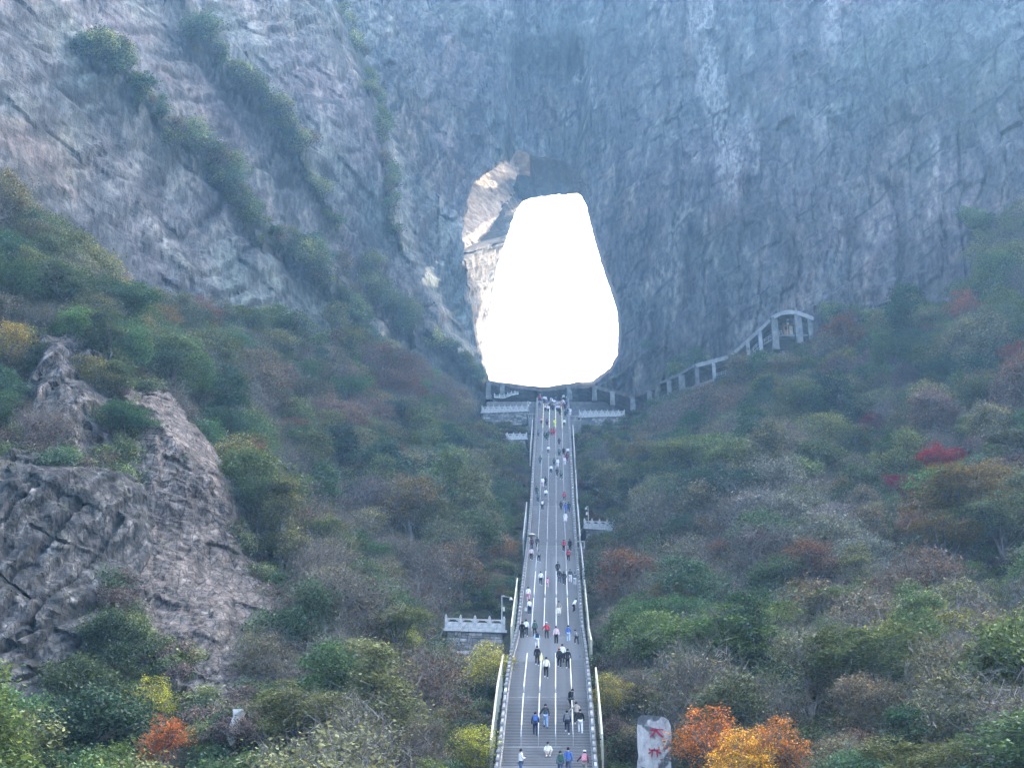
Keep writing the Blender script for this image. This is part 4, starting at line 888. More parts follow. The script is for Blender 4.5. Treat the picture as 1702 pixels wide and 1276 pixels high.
GREENS = [(.07, .12, .04), (.05, .10, .045), (.10, .14, .045), (.08, .115, .05), (.04, .085, .045), (.13, .155, .06), (.15, .18, .07)]
NOGO = [ROCK_L, ROCK_R, ROCK_T]
SHOWN = [[(732, 1010), (856, 1010), (856, 1105), (732, 1105)], [(795, 655), (895, 655), (895, 742), (795, 742)], [(945, 655), (1048, 655), (1042, 712), (945, 712)], [(958, 830), (1026, 830), (1026, 898), (958, 898)],
         [(1056, 1184), (1122, 1184), (1122, 1300), (1056, 1300)], [(806, 630), (1060, 630), (1060, 680), (806, 680)], [(1060, 640), (1100, 622), (1150, 592), (1215, 580), (1250, 545), (1290, 505), (1360, 515), (1352, 552), (1290, 590), (1230, 618), (1185, 640), (1150, 634), (1080, 668)],
         [(368, 1170), (412, 1170), (412, 1248), (368, 1248)]]
def insh(px, py, polys, pad=0):
    m_ = np.zeros(np.shape(px), bool)
    for p in polys: m_ |= poly_sdf(px, py, p) < pad
    return m_
ZONES = [(1430, 1215, 110, 1.6, 'sparse', (.13, .115, .06)),   # px, py, radius, weight, kinds, tint
    (640, 1090, 150, 1.6, 'bare', (.11, .09, .075)), (620, 1210, 130, .9, 'bare', (.115, .095, .075)), (740, 1180, 70, .5, 'sparse', (.1, .085, .05)), (1190, 1050, 170, 1.5, 'bare', (.105, .085, .075)), (1080, 1010, 100, .7, 'bare', (.105, .088, .075)),
    (110, 745, 110, 1.5, 'bare', (.12, .095, .07)), (600, 660, 110, .8, 'sparse', (.15, .085, .06)), (1640, 1060, 110, 1.0, 'bare', (.115, .095, .075)), (690, 960, 90, .9, 'bare', (.12, .095, .07)), (430, 590, 90, .7, 'bare', (.12, .105, .1)),
    (1250, 700, 130, .7, 'sparse', (.13, .1, .075)), (1580, 640, 120, .7, 'sparse', (.13, .085, .075)), (1380, 890, 110, 1.3, 'sparse', (.19, .17, .11)), (1500, 930, 90, .9, 'sparse', (.16, .13, .09)), (770, 840, 110, .8, 'sparse', (.13, .13, .06)),
    (820, 920, 60, .9, 'sparse', (.20, .13, .06)), (400, 630, 110, .7, 'sparse', (.085, .105, .05)), (60, 420, 110, .7, 'sparse', (.1, .12, .045)), (1620, 900, 120, .8, 'layered', (.10, .13, .07)), (1050, 830, 90, .6, 'bare', (.12, .1, .09)),
    (1150, 850, 80, .8, 'layered', (.03, .055, .04)), (650, 800, 80, .6, 'evergreen', (.03, .055, .042)), (1560, 1240, 130, .6, 'sparse', (.13, .125, .07)), (1060, 1190, 60, .7, 'sparse', (.16, .15, .06)), (1000, 1160, 40, .6, 'sparse', (.2, .17, .05)),
    (480, 1160, 70, .5, 'bare', (.10, .09, .07)), (860, 780, 50, .8, 'sparse', (.15, .09, .06)), (560, 960, 110, .6, 'bare', (.1, .08, .075)), (1300, 1150, 90, .8, 'evergreen', (.06, .075, .04)), (1490, 640, 60, .7, 'bare', (.13, .09, .09))]
def choose(px, py, g):
    ws = [(.62 if k == 'bare' else 1.15)*w_*math.exp(-((px-a)**2+(py-b)**2)/(2*(r_*.7)**2)) for a, b, r_, w_, k, t_ in ZONES]; s = sum(ws); u = g.uniform(0, max(s, 0)+1.0)
    for z_, w_ in zip(ZONES, ws):
        u -= w_
        if u < 0: return z_[4], np.array(z_[5])
    v = g.uniform(); k = 'evergreen' if v < .42 else 'layered' if v < .66 else 'sparse' if v < .8 else 'bare' if v < .90 else 'tall'
    if k == 'bare': return k, np.array([(.11, .095, .075), (.13, .12, .08)][g.integers(2)])
    if k == 'sparse': return k, np.array([(.13, .12, .06), (.14, .095, .06), (.09, .10, .05), (.17, .15, .09)][g.integers(4)])
    return k, np.array(GREENS[g.integers(len(GREENS))])
g = np.random.default_rng(77); st = 3.9
gx_, gy_ = np.meshgrid(np.arange(-150, 155, st), np.arange(78, 330, st)); gx_ = (gx_+g.uniform(-1.5, 1.5, gx_.shape)).ravel(); gy_ = (gy_+g.uniform(-1.5, 1.5, gy_.shape)).ravel(); gz_ = hz(gx_, gy_)
bpx, bpy_, bd_ = proj(np.stack([gx_, gy_, gz_], -1)); cpx, cpy, cd_ = proj(np.stack([gx_, gy_, gz_+4], -1)); tpx, tpy, _ = proj(np.stack([gx_, gy_, gz_+6.5], -1))
cyv = cy_at(gx_, gz_+3)
ok = (cpx > -90) & (cpx < 1800) & (cpy < 1400) & (np.abs(gx_-stair_x(gy_)) > 5.3) & (gy_ < cyv-1.0) & (gz_ > .5)
ok &= ~insh(bpx, bpy_, NOGO, -10) & ~insh(cpx, cpy, NOGO, -24)
near_st = np.abs(gx_-stair_x(gy_)) < 8.0
blocked = insh(cpx, cpy, SHOWN, 6) | insh(tpx, tpy, SHOWN, 2) | insh(bpx, bpy_, SHOWN, 0) | (poly_sdf(tpx, tpy, BR[::4]) < 12)
for k_ in (-1, -.5, .5, 1): blocked |= insh(cpx+k_*3.1*FPX/cd_, cpy, SHOWN, 0) | insh(cpx+k_*2.0*FPX/cd_, (cpy+tpy)/2, SHOWN, 0)
LOWR = [[(300, 1130), (445, 1090), (430, 1250), (350, 1260)]]
for k_ in (-.8, 0, .8): blocked |= insh(cpx+k_*2.6*FPX/cd_, cpy, LOWR, 0) | insh(cpx+k_*2.0*FPX/cd_, tpy, LOWR, 0)
blocked |= (cpx > 1330) & (cpy < np.interp(cpx, [1330, 1480, 1560, 1620, 1702, 1800], [560, 550, 520, 468, 360, 300]))
TR = []
for i in np.where(ok)[0]:
    k, t_ = choose(cpx[i], cpy[i], g); s = g.uniform(.7, 1.1)+.55*g.uniform()**2.5
    if blocked[i]: k = ('bush', 'fern')[g.integers(2)]; s *= .8; t_ = np.array(GREENS[g.integers(len(GREENS))])
    elif near_st[i]: s *= .62
    if k == 'bare' and g.uniform() < .45: t_ = np.array([(.14, .11, .06), (.11, .10, .06), (.16, .10, .06)][g.integers(3)])
    t_ = np.minimum(t_*g.uniform(.75, 1.5)*1.25, .2)*(1+g.uniform(-.12, .12, 3))
    if g.uniform() < .09 and k in ('evergreen', 'layered', 'sparse'): t_ = np.array([(.21, .15, .05), (.2, .2, .06), (.19, .09, .05)][g.integers(3)])
    TR.append([k, g.integers(len(TK[k])), gx_[i], gy_[i], gz_[i]-.25, s, g.uniform(0, 6.28), t_, cpx[i], cpy[i], cd_[i], None])
# trees of their own colour, seen one by one in the picture
def on_hill(px_, py_, D0=90, D1=330):
    Ds = np.linspace(D0, D1, 400); pt = np.stack([P(px_, py_, D) for D in Ds]); dz = pt[:, 2]-hz(pt[:, 0], pt[:, 1]); i = np.argmax(dz < 0)
    return pt[i] if dz[i] < 0 else None
SPECIAL = [
    ('sparse', 1185, 1270, .85, (.6, .2, .03), 'spreading maple in bright orange leaf just right of the inscribed stone'), ('sparse', 1300, 1276, .7, (.55, .22, .035), 'smaller orange tree with half bare twigs, second to the right of the inscribed stone'),
    ('sparse', 1232, 1300, .7, (.75, .42, .04), 'golden yellow small tree between the bright orange maple and the smaller orange tree'), ('sparse', 265, 1262, .7, (.55, .18, .04), 'small orange tree below the tan rock face'),
    ('sparse', 250, 1195, .7, (.42, .42, .06), 'yellow green sapling above the small orange tree'), ('layered', 1570, 800, .95, (.42, .035, .05), 'bright crimson maple high on the right hand slope'),
    ('layered', 1490, 845, .8, (.34, .03, .055), 'dark crimson maple below the bright crimson one'), ('layered', 1452, 745, .75, (.22, .04, .05), 'dull red maple above and left of the crimson pair'),
    ('sparse', 1607, 540, 1.0, (.42, .13, .06), 'orange tree against the foot of the right cliff'), ('sparse', 1700, 620, .9, (.34, .10, .07), 'rust red tree near the crest of the right slope'),
    ('sparse', 808, 1142, .75, (.5, .46, .09), 'bright yellow tree below the left platform beside the stairway'), ('sparse', 790, 1270, .7, (.42, .44, .06), 'yellow green tree beside the foot of the stairway'),
    ('sparse', 672, 1085, .6, (.36, .4, .06), 'small yellow tree left of the stone platform'), ('sparse', 665, 795, .7, (.38, .11, .06), 'red orange tree mid left forest'),
    ('sparse', 832, 940, .75, (.34, .18, .06), 'orange brown tree left of the balcony height beside the stairs'), ('sparse', 198, 515, .8, (.42, .22, .05), 'orange tree at the foot of the left cliff'),
    ('sparse', 14, 600, .8, (.42, .34, .09), 'pale yellow tree on the far left slope above the rocks'), ('tall', 1405, 700, 1.3, (.055, .085, .045), 'tallest evergreen, standing below the end of the covered walkway'),
    ('layered', 1675, 900, 1.25, (.16, .2, .1), 'large pale green tree halfway down the right slope'), ('sparse', 1235, 1015, .7, (.42, .38, .36), 'small tree with silvery white leaves in the right forest'),
    ('sparse', 1525, 890, .9, (.34, .19, .12), 'pale orange topped tree below the dark crimson maple'), ('evergreen', 175, 1110, 1.1, (.05, .085, .04), 'rounded green tree at the foot of the striped rock face'),
    ('evergreen', 110, 1190, 1.2, (.06, .09, .04), 'broad olive green tree in the lower left corner above the edge'), ('sparse', 1015, 1190, .6, (.38, .33, .07), 'yellowish shrub tree just right of the lower stairway'),
    ('evergreen', 70, 640, .8, (.05, .08, .04), 'small green tree growing on the upper ledge of the striped rock'), ('sparse', 1650, 1010, .4, (.42, .46, .2), 'small lime green shrub low on the right slope')]
def base_for(a, b, hgt):
    best, bq = 1e9, None
    for bb in np.arange(b, b+190, 4.0):
        q = on_hill(a, bb, 55)
        if q is None: continue
        x_, y_, _ = proj(q+np.array([0, 0, hgt])); e_ = abs(y_-b)
        if e_ < best: best, bq = e_, q
    return bq
for k, a, b, s, t_, lb in SPECIAL:
    q = base_for(a, b-(38 if b < 1400 else 0), TK[k][0]['H']*s*.62)
    if q is None: continue
    TR = [t for t in TR if t[11] is not None or (t[2]-q[0])**2+(t[3]-q[1])**2 > (3.3*s)**2]
    H_ = TK[k][0]['H']*s; cx_, cy2, cd2 = proj(q+np.array([0, 0, H_*.6])); TR.append([k, 0, q[0], q[1], q[2]-.3, s, g.uniform(0, 6.28), np.array(t_), cx_, cy2, cd2, lb])
    # keep the view of it open: shrink what stands right in front
    for t in TR:
        if t[11] is None and t[10] < cd2-1 and abs(t[8]-cx_) < 3.4*FPX/cd2*s and -10 < t[9]-cy2 < 4.2*FPX/cd2: t[5] *= .45
NIND = 430
TR.sort(key=lambda t: (t[11] is None, -t[5]*TK[t[0]][0]['R']/t[10] if (-30 < t[8] < 1730 and t[9] < 1290 and t[0] not in ('bush', 'fern')) else 1e3))
NAMES = dict(evergreen='evergreen_tree', layered='layered_tree', sparse='autumn_tree', bare='leafless_tree', tall='tall_evergreen', bush='bush', fern='bush')
def zone_name(px, py):
    if px < 205: return 'above the striped rock face' if py < 790 else 'on the striped rock face' if py < 1130 else 'below the striped rock face'
    if px < 480: return 'under the left cliff' if py < 640 else 'above the tan rock face' if py < 800 else 'beside the tan rock face' if py < 1100 else 'below the tan rock face'
    if px < 700: return 'high in the left forest' if py < 760 else 'mid left forest' if py < 980 else 'low in the left forest' if py < 1150 else 'at the bottom of the left forest'
    if px < 905: return 'beneath the upper left terraces' if py < 860 else 'above the left platform' if py < 1020 else 'beside the left platform' if py < 1120 else 'left of the stairway foot'
    if px < 1130: return 'under the road gallery' if py < 800 else 'around the right hand balcony' if py < 960 else 'right of the lower stairway' if py < 1150 else 'around the inscribed stone'
    if px < 1420: return 'below the covered walkway' if py < 760 else 'mid right forest' if py < 960 else 'low in the right forest' if py < 1140 else 'behind the orange maple'
    return 'under the right cliff' if py < 660 else 'near the crimson maples' if py < 880 else 'on the lower right slope' if py < 1100 else 'in the lower right corner'
def tint_name(k, t):
    r_, g_, b_ = t
    if k == 'bare': return 'purplish brown' if b_ >= g_*.97 else 'grey brown'
    if r_ > g_*2: return 'red'
    if r_ > g_*1.35: return 'orange brown'
    if r_ > g_*1.02: return 'yellowish' if r_ > .11 else 'olive'
    return 'pale green' if g_ > .1 else 'mid green' if g_ > .07 else 'dark green'
KW = dict(evergreen='rounded tree', layered='layered tree', sparse='thin leaved tree', bare='leafless tree', tall='narrow evergreen', bush='low bush', fern='low bush')
rest = []; cntk = 0; USED = []
ORD = ['first', 'second', 'third', 'fourth', 'fifth', 'sixth', 'seventh', 'eighth', 'ninth', 'tenth', 'eleventh', 'twelfth']
for t in TR:
    k, v, x, y, z, s, rz, tint, px_, py_, d_, lb = t
    if lb is None and (cntk >= NIND or k in ('bush', 'fern') or not (-30 < px_ < 1730 and py_ < 1290)): rest.append(t); continue
    cntk += 1
    if lb is None:
        sz = 'small' if s < .82 else 'large' if s > 1.08 else 'medium'; zn = zone_name(px_, py_)+''; lab = f'{sz} {tint_name(k, tint)} {KW[k]} {zn}'; grp = f'{tint_name(k, tint)} trees {zn}, {sz}, {k}'
    else: lab, grp = lb, None
    o = thing(NAMES[k], lab, 'bush' if k in ('bush', 'fern') else 'tree', (x, y, z), rz, grp); o.scale = (s, s, s*g.uniform(.9, 1.12))
    USED.append((lab, px_, o)) if lb is None else None
    c = link('crown', TK[k][v]['crown'], o); c['tint'] = [float(q) for q in tint]; link('trunk', TK[k][v]['trunk'], o)
by = {}
for lab, px_, o in USED: by.setdefault(lab, []).append((px_, o))
for lab, l in by.items():
    if 1 < len(l) <= 12:
        l.sort(key=lambda q: q[0])
        for i_, (_, o) in enumerate(l): o['label'] = lab+(', leftmost of them' if i_ == 0 else ', rightmost of them' if i_ == len(l)-1 else f', {ORD[i_]} from the left')
for nm, cond in (('left_slope_forest', lambda t: t[2] < stair_x(t[3])), ('right_slope_forest', lambda t: t[2] >= stair_x(t[3]))):
    q = [t for t in rest if cond(t)]
    scatter(nm, [t[2:5] for t in q], [PIX[(t[0], t[1])] for t in q], [(0, 0, t[6]) for t in q], [t[5] for t in q], np.array([t[7] for t in q]))
# undergrowth
st = 1.75; ux, uy = np.meshgrid(np.arange(-140, 145, st), np.arange(80, 330, st)); ux = (ux+g.uniform(-.8, .8, ux.shape)).ravel(); uy = (uy+g.uniform(-.8, .8, uy.shape)).ravel(); uz = hz(ux, uy)
qx, qy, qd = proj(np.stack([ux, uy, uz+.5], -1))
ok = (qx > -60) & (qx < 1760) & (qy < 1340) & (np.abs(ux-stair_x(uy)) > 4.6) & (uy < cy_at(ux, uz+.5)-.2) & (uz > .5) & ~insh(qx, qy, [ROCK_L, ROCK_R], 3) & ~insh(qx, qy, SHOWN[4:5]+SHOWN[:1], 0) & (g.uniform(size=ux.shape) < .8)
ux, uy, uz, qx, qy = ux[ok], uy[ok], uz[ok], qx[ok], qy[ok]; n = len(ux)
kinds = g.integers(0, 5, n); idx = [PIX[('bush', k)] if k < 3 else PIX[('fern', k-3)] for k in kinds]; tn = np.array(GREENS)[g.integers(0, len(GREENS), n)]*g.uniform(.7, 1.4, (n, 1))
bn = g.uniform(size=n) < .3; tn[bn] = np.array([(.11, .08, .06), (.1, .075, .075), (.14, .12, .06)])[g.integers(0, 3, bn.sum())]
scatter('undergrowth', np.stack([ux, uy, uz-.1], -1), idx, np.stack([0*ux, 0*ux, g.uniform(0, 6.28, n)], -1), g.uniform(.55, 1.15, n), tn)
print('TREES', len(TR), 'individual', cntk, 'undergrowth', n)
# plants on the cliff ledges
pts, ix, rt, sc_, tn = [], [], [], [], []
mossg = moss; ys_, xs_ = np.where((mossg > .42) & (g.uniform(size=mossg.shape) < .15*np.clip(mossg, 0, 1)**1.2) & ~(sd < 8))
for i_, j_ in zip(ys_, xs_):
    p = np.array([X0C[i_, j_], Yc[i_, j_]-.15, Z0C[i_, j_]]); 
    if p[2] < hz(p[0], min(p[1], 333))-1: continue
    pts.append(p); ix.append(PIX[('bush', int(g.integers(3)))] if g.uniform() < .5 else PIX[('fern', int(g.integers(2)))]); rt.append((R(g.uniform(15, 50)), 0, g.uniform(-.6, .6))); sc_.append(g.uniform(.8, 2.3))
    tn.append(np.array(GREENS[g.integers(len(GREENS))])*g.uniform(.8, 1.5) if g.uniform() < .85 else np.array((.12, .1, .06)))
scatter('cliff_ledge_vegetation', pts, ix, rt, sc_, np.array(tn)); print('ledge', len(pts))
# tufts on the near rock faces
pts = []
for _ in range(1500):
    a, b = g.uniform(0, 470), g.uniform(600, 1250)
    if insh(np.array(a), np.array(b), [ROCK_L, ROCK_R], 8) and (not insh(np.array(a), np.array(b), [ROCK_L, ROCK_R], -15) or (b < 850 and a < 260 and g.uniform() < .5)): pts.append((a, b))
pp_ = [on_hill(a, b) for a, b in pts]; pp_ = np.array([q-np.array([0, 1.5, 0]) for q in pp_ if q is not None]); n = len(pp_)
scatter('rock_face_scrub', pp_, [PIX[('bush', int(k))] for k in g.integers(0, 3, n)], np.stack([np.full(n, .4), np.zeros(n), g.uniform(-1, 1, n)], -1), g.uniform(.6, 1.5, n), np.where(g.uniform(size=(n, 1)) < .35, np.array([[.12, .085, .08]]), np.array(GREENS)[g.integers(0, 7, n)]*1.2))

# ------------------------------------------------------------------ people
def skin_mesh(name, J, E, mats, sub=1):
    """J: name -> (x, y, z, rx, ry); E: list of joint name pairs; first joint is the root"""
    names = list(J); me = bpy.data.meshes.new(name); me.from_pydata([J[n][:3] for n in names], [(names.index(a), names.index(b)) for a, b in E], [])
    o = bpy.data.objects.new(name, me); COL.objects.link(o); md = o.modifiers.new('s', 'SKIN'); md.use_smooth_shade = True; md.branch_smoothing = .4
    for i, n in enumerate(names): d = me.skin_vertices[0].data[i]; d.radius = (J[n][3], J[n][4]); d.use_root = (i == 0)
    ss = o.modifiers.new('u', 'SUBSURF'); ss.levels = sub; ss.render_levels = sub
    dg = bpy.context.evaluated_depsgraph_get(); r_ = bpy.data.meshes.new_from_object(o.evaluated_get(dg)); bpy.data.objects.remove(o); r_.name = name
    r_.materials.clear(); [r_.materials.append(m_) for m_ in mats]
    for p in r_.polygons: p.use_smooth = True; p.material_index = 0
    return r_
def pose(lf=.14, rf=-.1, lk=.1, lift=.17, lean=.06, arms='down', sit=False):
    """facing +Y; lf/rf how far each foot is forward, lift height of the left foot's step"""
    J = {}; hp_ = .93 if not sit else .2; tl = lean
    def t(h, y): return (y + tl*(h-.93)*2.0 if not sit else y + .1*(h-.93), h-.93+hp_)
    for n, x, y, h, rx, ry in (('pelvis', 0, 0, .95, .125, .1), ('belly', 0, .01, 1.1, .115, .095), ('chest', 0, .015, 1.3, .14, .11), ('collar', 0, .005, 1.43, .085, .07), ('neck', 0, .02, 1.51, .052, .055), ('head', 0, .04, 1.6, .078, .09), ('crown', 0, .03, 1.67, .062, .075)):
        yy, zz = t(h, y); J[n] = (x, yy, zz, rx, ry)
    for s, sx in (('l', -1), ('r', 1)):
        yy, zz = t(1.39, .0); J['sh'+s] = (sx*.17, yy, zz, .058, .058)
        e = {'down': (.23, -.03, 1.12), 'phone': (.24, .04, 1.12), 'rail': (.3, .1, 1.15), 'out': (.36, .05, 1.22)}[arms]; wv = {'down': (.24, .07, .88), 'phone': (.1, .28, 1.17), 'rail': (.42, .26, 1.02), 'out': (.52, .12, 1.05)}[arms]
        if s == 'r' and arms in ('rail', 'out'): e, wv = (.23, -.03, 1.12), (.24, .05, .88)
        if sit: e, wv = (.24, .1, 1.12), (.1, .3, 1.06)
        yy, zz = t(e[2], e[1]); J['el'+s] = (sx*e[0], yy, zz, .042, .042); yy, zz = t(wv[2], wv[1]); J['wr'+s] = (sx*wv[0], yy, zz, .028, .03)
        d = Vector(J['wr'+s][:3])-Vector(J['el'+s][:3]); d.normalize(); h_ = Vector(J['wr'+s][:3])+d*.07; J['palm'+s] = (*h_, .034, .02)
        for k in range(4):
            f1 = h_+d*(.05-.004*abs(k-1.5))+Vector((0, .017*(k-1.5), 0)); f2 = f1+d*.03+Vector((-sx*.02, 0, -.005)); J[f'f{k}{s}'] = (*f1, .009, .009); J[f'g{k}{s}'] = (*f2, .008, .008)
        th = Vector(J['wr'+s][:3])+d*.03+Vector((0, .035, 0)); J['th'+s] = (*th, .011, .011); J['tt'+s] = (*(th+d*.035+Vector((0, .012, 0))), .009, .009)
        ft, lz = ((lf, lift) if s == 'l' else (rf, 0))
        J['hip'+s] = (sx*.085, J['pelvis'][1], hp_-.04, .088, .09)
        if sit: J['kn'+s] = (sx*.2, .36, .42, .06, .06); J['an'+s] = (sx*.12, .42, .06, .04, .042); J['to'+s] = (sx*.13, .6, .035, .036, .028)
        else:
            kf = ft*.55+(.14 if ft > .05 else .05); J['kn'+s] = (sx*.1, kf, .49+lz*.75+(.03 if ft > .05 else 0), .062, .064); J['an'+s] = (sx*.1, ft, .085+lz, .042, .045); J['to'+s] = (sx*.115, ft+.17, .035+lz, .04, .03)
    E = [('pelvis', 'belly'), ('belly', 'chest'), ('chest', 'collar'), ('collar', 'neck'), ('neck', 'head'), ('head', 'crown')]
    for s in 'lr':
        E += [('collar', 'sh'+s), ('sh'+s, 'el'+s), ('el'+s, 'wr'+s), ('wr'+s, 'palm'+s), ('wr'+s, 'th'+s), ('th'+s, 'tt'+s), ('pelvis', 'hip'+s), ('hip'+s, 'kn'+s), ('kn'+s, 'an'+s), ('an'+s, 'to'+s)]
        E += [('palm'+s, f'f{k}{s}') for k in range(4)]+[(f'f{k}{s}', f'g{k}{s}') for k in range(4)]
    return J, E
def body_set(nm, **kw):
    J, E = pose(**kw); out_ = {}
    out_['body'] = skin_mesh('body', J, E, [M_SKIN])
    hd = Vector(J['head'][:3]); fm = bmesh.new(); fm.from_mesh(out_['body'])     # nose, brow, ears
    for c, sc3 in ((hd+Vector((0, .1, -.01)), (.012, .02, .02)), (hd+Vector((-.082, .0, -.01)), (.01, .018, .028)), (hd+Vector((.082, .0, -.01)), (.01, .018, .028)), (hd+Vector((0, .085, -.055)), (.025, .012, .007))):
        bmesh.ops.create_icosphere(fm, subdivisions=1, radius=1, matrix=Matrix.Translation(c) @ Matrix.Diagonal((*sc3, 1)))
    fm.to_mesh(out_['body']); fm.free()
    T = {k: J[k] for k in ('chest', 'belly', 'pelvis', 'collar', 'shl', 'shr', 'ell', 'elr', 'wrl', 'wrr')}
    T = {k: (*v[:3], v[3]+(.03 if k in ('chest', 'belly') else .035 if k == 'pelvis' else .018), v[4]+(.03 if k in ('chest', 'belly', 'pelvis') else .018)) for k, v in T.items()}
    T['hem'] = (0, J['pelvis'][1]-.01, J['pelvis'][2]-(.1 if not kw.get('sit') else 0), .165, .13)
    te = [('chest', 'belly'), ('belly', 'pelvis'), ('pelvis', 'hem'), ('chest', 'collar')]+[(a+s, b+s) for s in 'lr' for a, b in (('sh', 'el'), ('el', 'wr'))]+[('collar', 'shl'), ('collar', 'shr')]
    out_['jacket'] = skin_mesh('jacket', T, te, [M_CLOTH])
    Q = {'pelvis': (*J['pelvis'][:3], .15, .12)}
    for s in 'lr': Q['hip'+s] = (*J['hip'+s][:3], .1, .1); Q['kn'+s] = (*J['kn'+s][:3], .074, .076); Q['an'+s] = (*J['an'+s][:3], .058, .06)
    out_['trousers'] = skin_mesh('trousers', Q, [('pelvis', 'hip'+s) for s in 'lr']+[(a+s, b+s) for s in 'lr' for a, b in (('hip', 'kn'), ('kn', 'an'))], [M_CLOTH])
    for s in 'lr':
        A = Vector(J['an'+s][:3]); mb = MB(); mb.hexa([A+Vector((a, b, -.085)) for a, b in ((-.045, -.07), (.045, -.07), (.05, .2), (-.05, .2))], [A+Vector((a, b, c)) for a, b, c in ((-.04, -.06, .02), (.04, -.06, .02), (.035, .18, -.03), (-.035, .18, -.03))])
        out_['shoe'+s] = mb.mesh('shoe', M_CLOTH)
    hm = bmesh.new(); bmesh.ops.create_icosphere(hm, subdivisions=2, radius=1, matrix=Matrix.Translation(hd+Vector((0, -.022, .045))) @ Matrix.Diagonal((.1, .108, .105, 1)))
    out_['hair'] = bpy.data.meshes.new('hair'); hm.to_mesh(out_['hair']); hm.free(); out_['hair'].materials.append(M_HAIR)
    hm = bmesh.new(); bmesh.ops.create_icosphere(hm, subdivisions=2, radius=1, matrix=Matrix.Translation(hd+Vector((0, -.02, .09))) @ Matrix.Diagonal((.112, .12, .085, 1)))
    bmesh.ops.create_icosphere(hm, subdivisions=1, radius=1, matrix=Matrix.Translation(hd+Vector((0, .12, .06))) @ Matrix.Diagonal((.08, .08, .012, 1)))
    out_['cap'] = bpy.data.meshes.new('cap'); hm.to_mesh(out_['cap']); hm.free(); out_['cap'].materials.append(M_CLOTH)
    ch = Vector(J['chest'][:3]); bm_ = bmesh.new(); bmesh.ops.create_cube(bm_, size=1, matrix=Matrix.Translation(ch+Vector((0, -.22, -.08))) @ Matrix.Diagonal((.32, .2, .46, 1))); bmesh.ops.bevel(bm_, geom=bm_.edges[:], offset=.06, segments=2, affect='EDGES')
    bmesh.ops.create_cube(bm_, size=1, matrix=Matrix.Translation(ch+Vector((0, -.335, -.16))) @ Matrix.Diagonal((.22, .06, .2, 1)))
    for sx_ in (-1, 1): bmesh.ops.create_cube(bm_, size=1, matrix=Matrix.Translation(ch+Vector((sx_*.11, -.02, .14))) @ Matrix.Diagonal((.05, .3, .04, 1)))
    out_['backpack'] = bpy.data.meshes.new('backpack'); bm_.to_mesh(out_['backpack']); bm_.free(); out_['backpack'].materials.append(M_CLOTH)
    mb = MB(); pl = Vector(J['pelvis'][:3]); mb.hexa([pl+Vector((a, b, -.55)) for a, b in ((-.24, -.2), (.24, -.2), (.24, .2), (-.24, .2))], [pl+Vector((a, b, .05)) for a, b in ((-.15, -.13), (.15, -.13), (.15, .13), (-.15, .13))]); out_['skirt'] = mb.mesh('skirt', M_CLOTH)
    out_['J'] = J; return out_
BS = dict(walk=body_set('walk'), stride=body_set('stride', lf=.24, rf=-.2, lift=.3, lean=.1), stand=body_set('stand', lf=.02, rf=-.02, lift=0, lean=0.0), phone=body_set('phone', lf=.02, rf=-.03, lift=0, lean=.02, arms='phone'),
          rail=body_set('rail', lf=.12, rf=-.1, lift=.17, lean=.14, arms='rail'), bend=body_set('bend', lf=.18, rf=-.16, lift=.2, lean=.26), sit=body_set('sit', sit=True), out=body_set('out', lf=.1, rf=-.1, lift=.16, lean=.08, arms='out'))
CLR = dict(white=(.75, .76, .78), cream=(.72, .68, .55), black=(.012, .013, .016), navy=(.02, .03, .07), dark=(.03, .032, .04), grey=(.16, .17, .18), blue=(.06, .14, .38), jean=(.07, .11, .19), lightjean=(.25, .38, .58), red=(.45, .03, .05), maroon=(.14, .03, .06),
           pink=(.7, .3, .36), palepink=(.72, .52, .55), green=(.04, .1, .07), teal=(.08, .16, .17), beige=(.4, .34, .28), yellow=(.7, .75, .05), orange=(.6, .2, .08), lightblue=(.4, .55, .66), khaki=(.3, .29, .25), purple=(.14, .11, .22), brown=(.12, .07, .05))
def person(px_, py_, ps, top_, bot, label, h=1.0, rz=0.0, cap=None, pack=None, skirt=None, shoe='white', group=None, hairless=False):
    p = stair_at(px_, py_); B_ = BS[ps]; o = thing('person', label, 'person', p+Vector((0, 0, .0)), rz, group); o.scale = (h, h, h)
    link('body', B_['body'], o)
    def ad(nm, key, c): q = link(nm, B_[key], o); q['tint'] = list(CLR[c]); return q
    ad('jacket', 'jacket', top_); ad('trousers', 'trousers', bot); ad('shoe', 'shoel', shoe); ad('shoe', 'shoer', shoe)
    link('hair', B_['hair'], o)
    if cap: ad('cap', 'cap', cap)
    if pack: ad('backpack', 'backpack', pack)
    if skirt: ad('skirt', 'skirt', skirt)
    return o
PI = math.pi
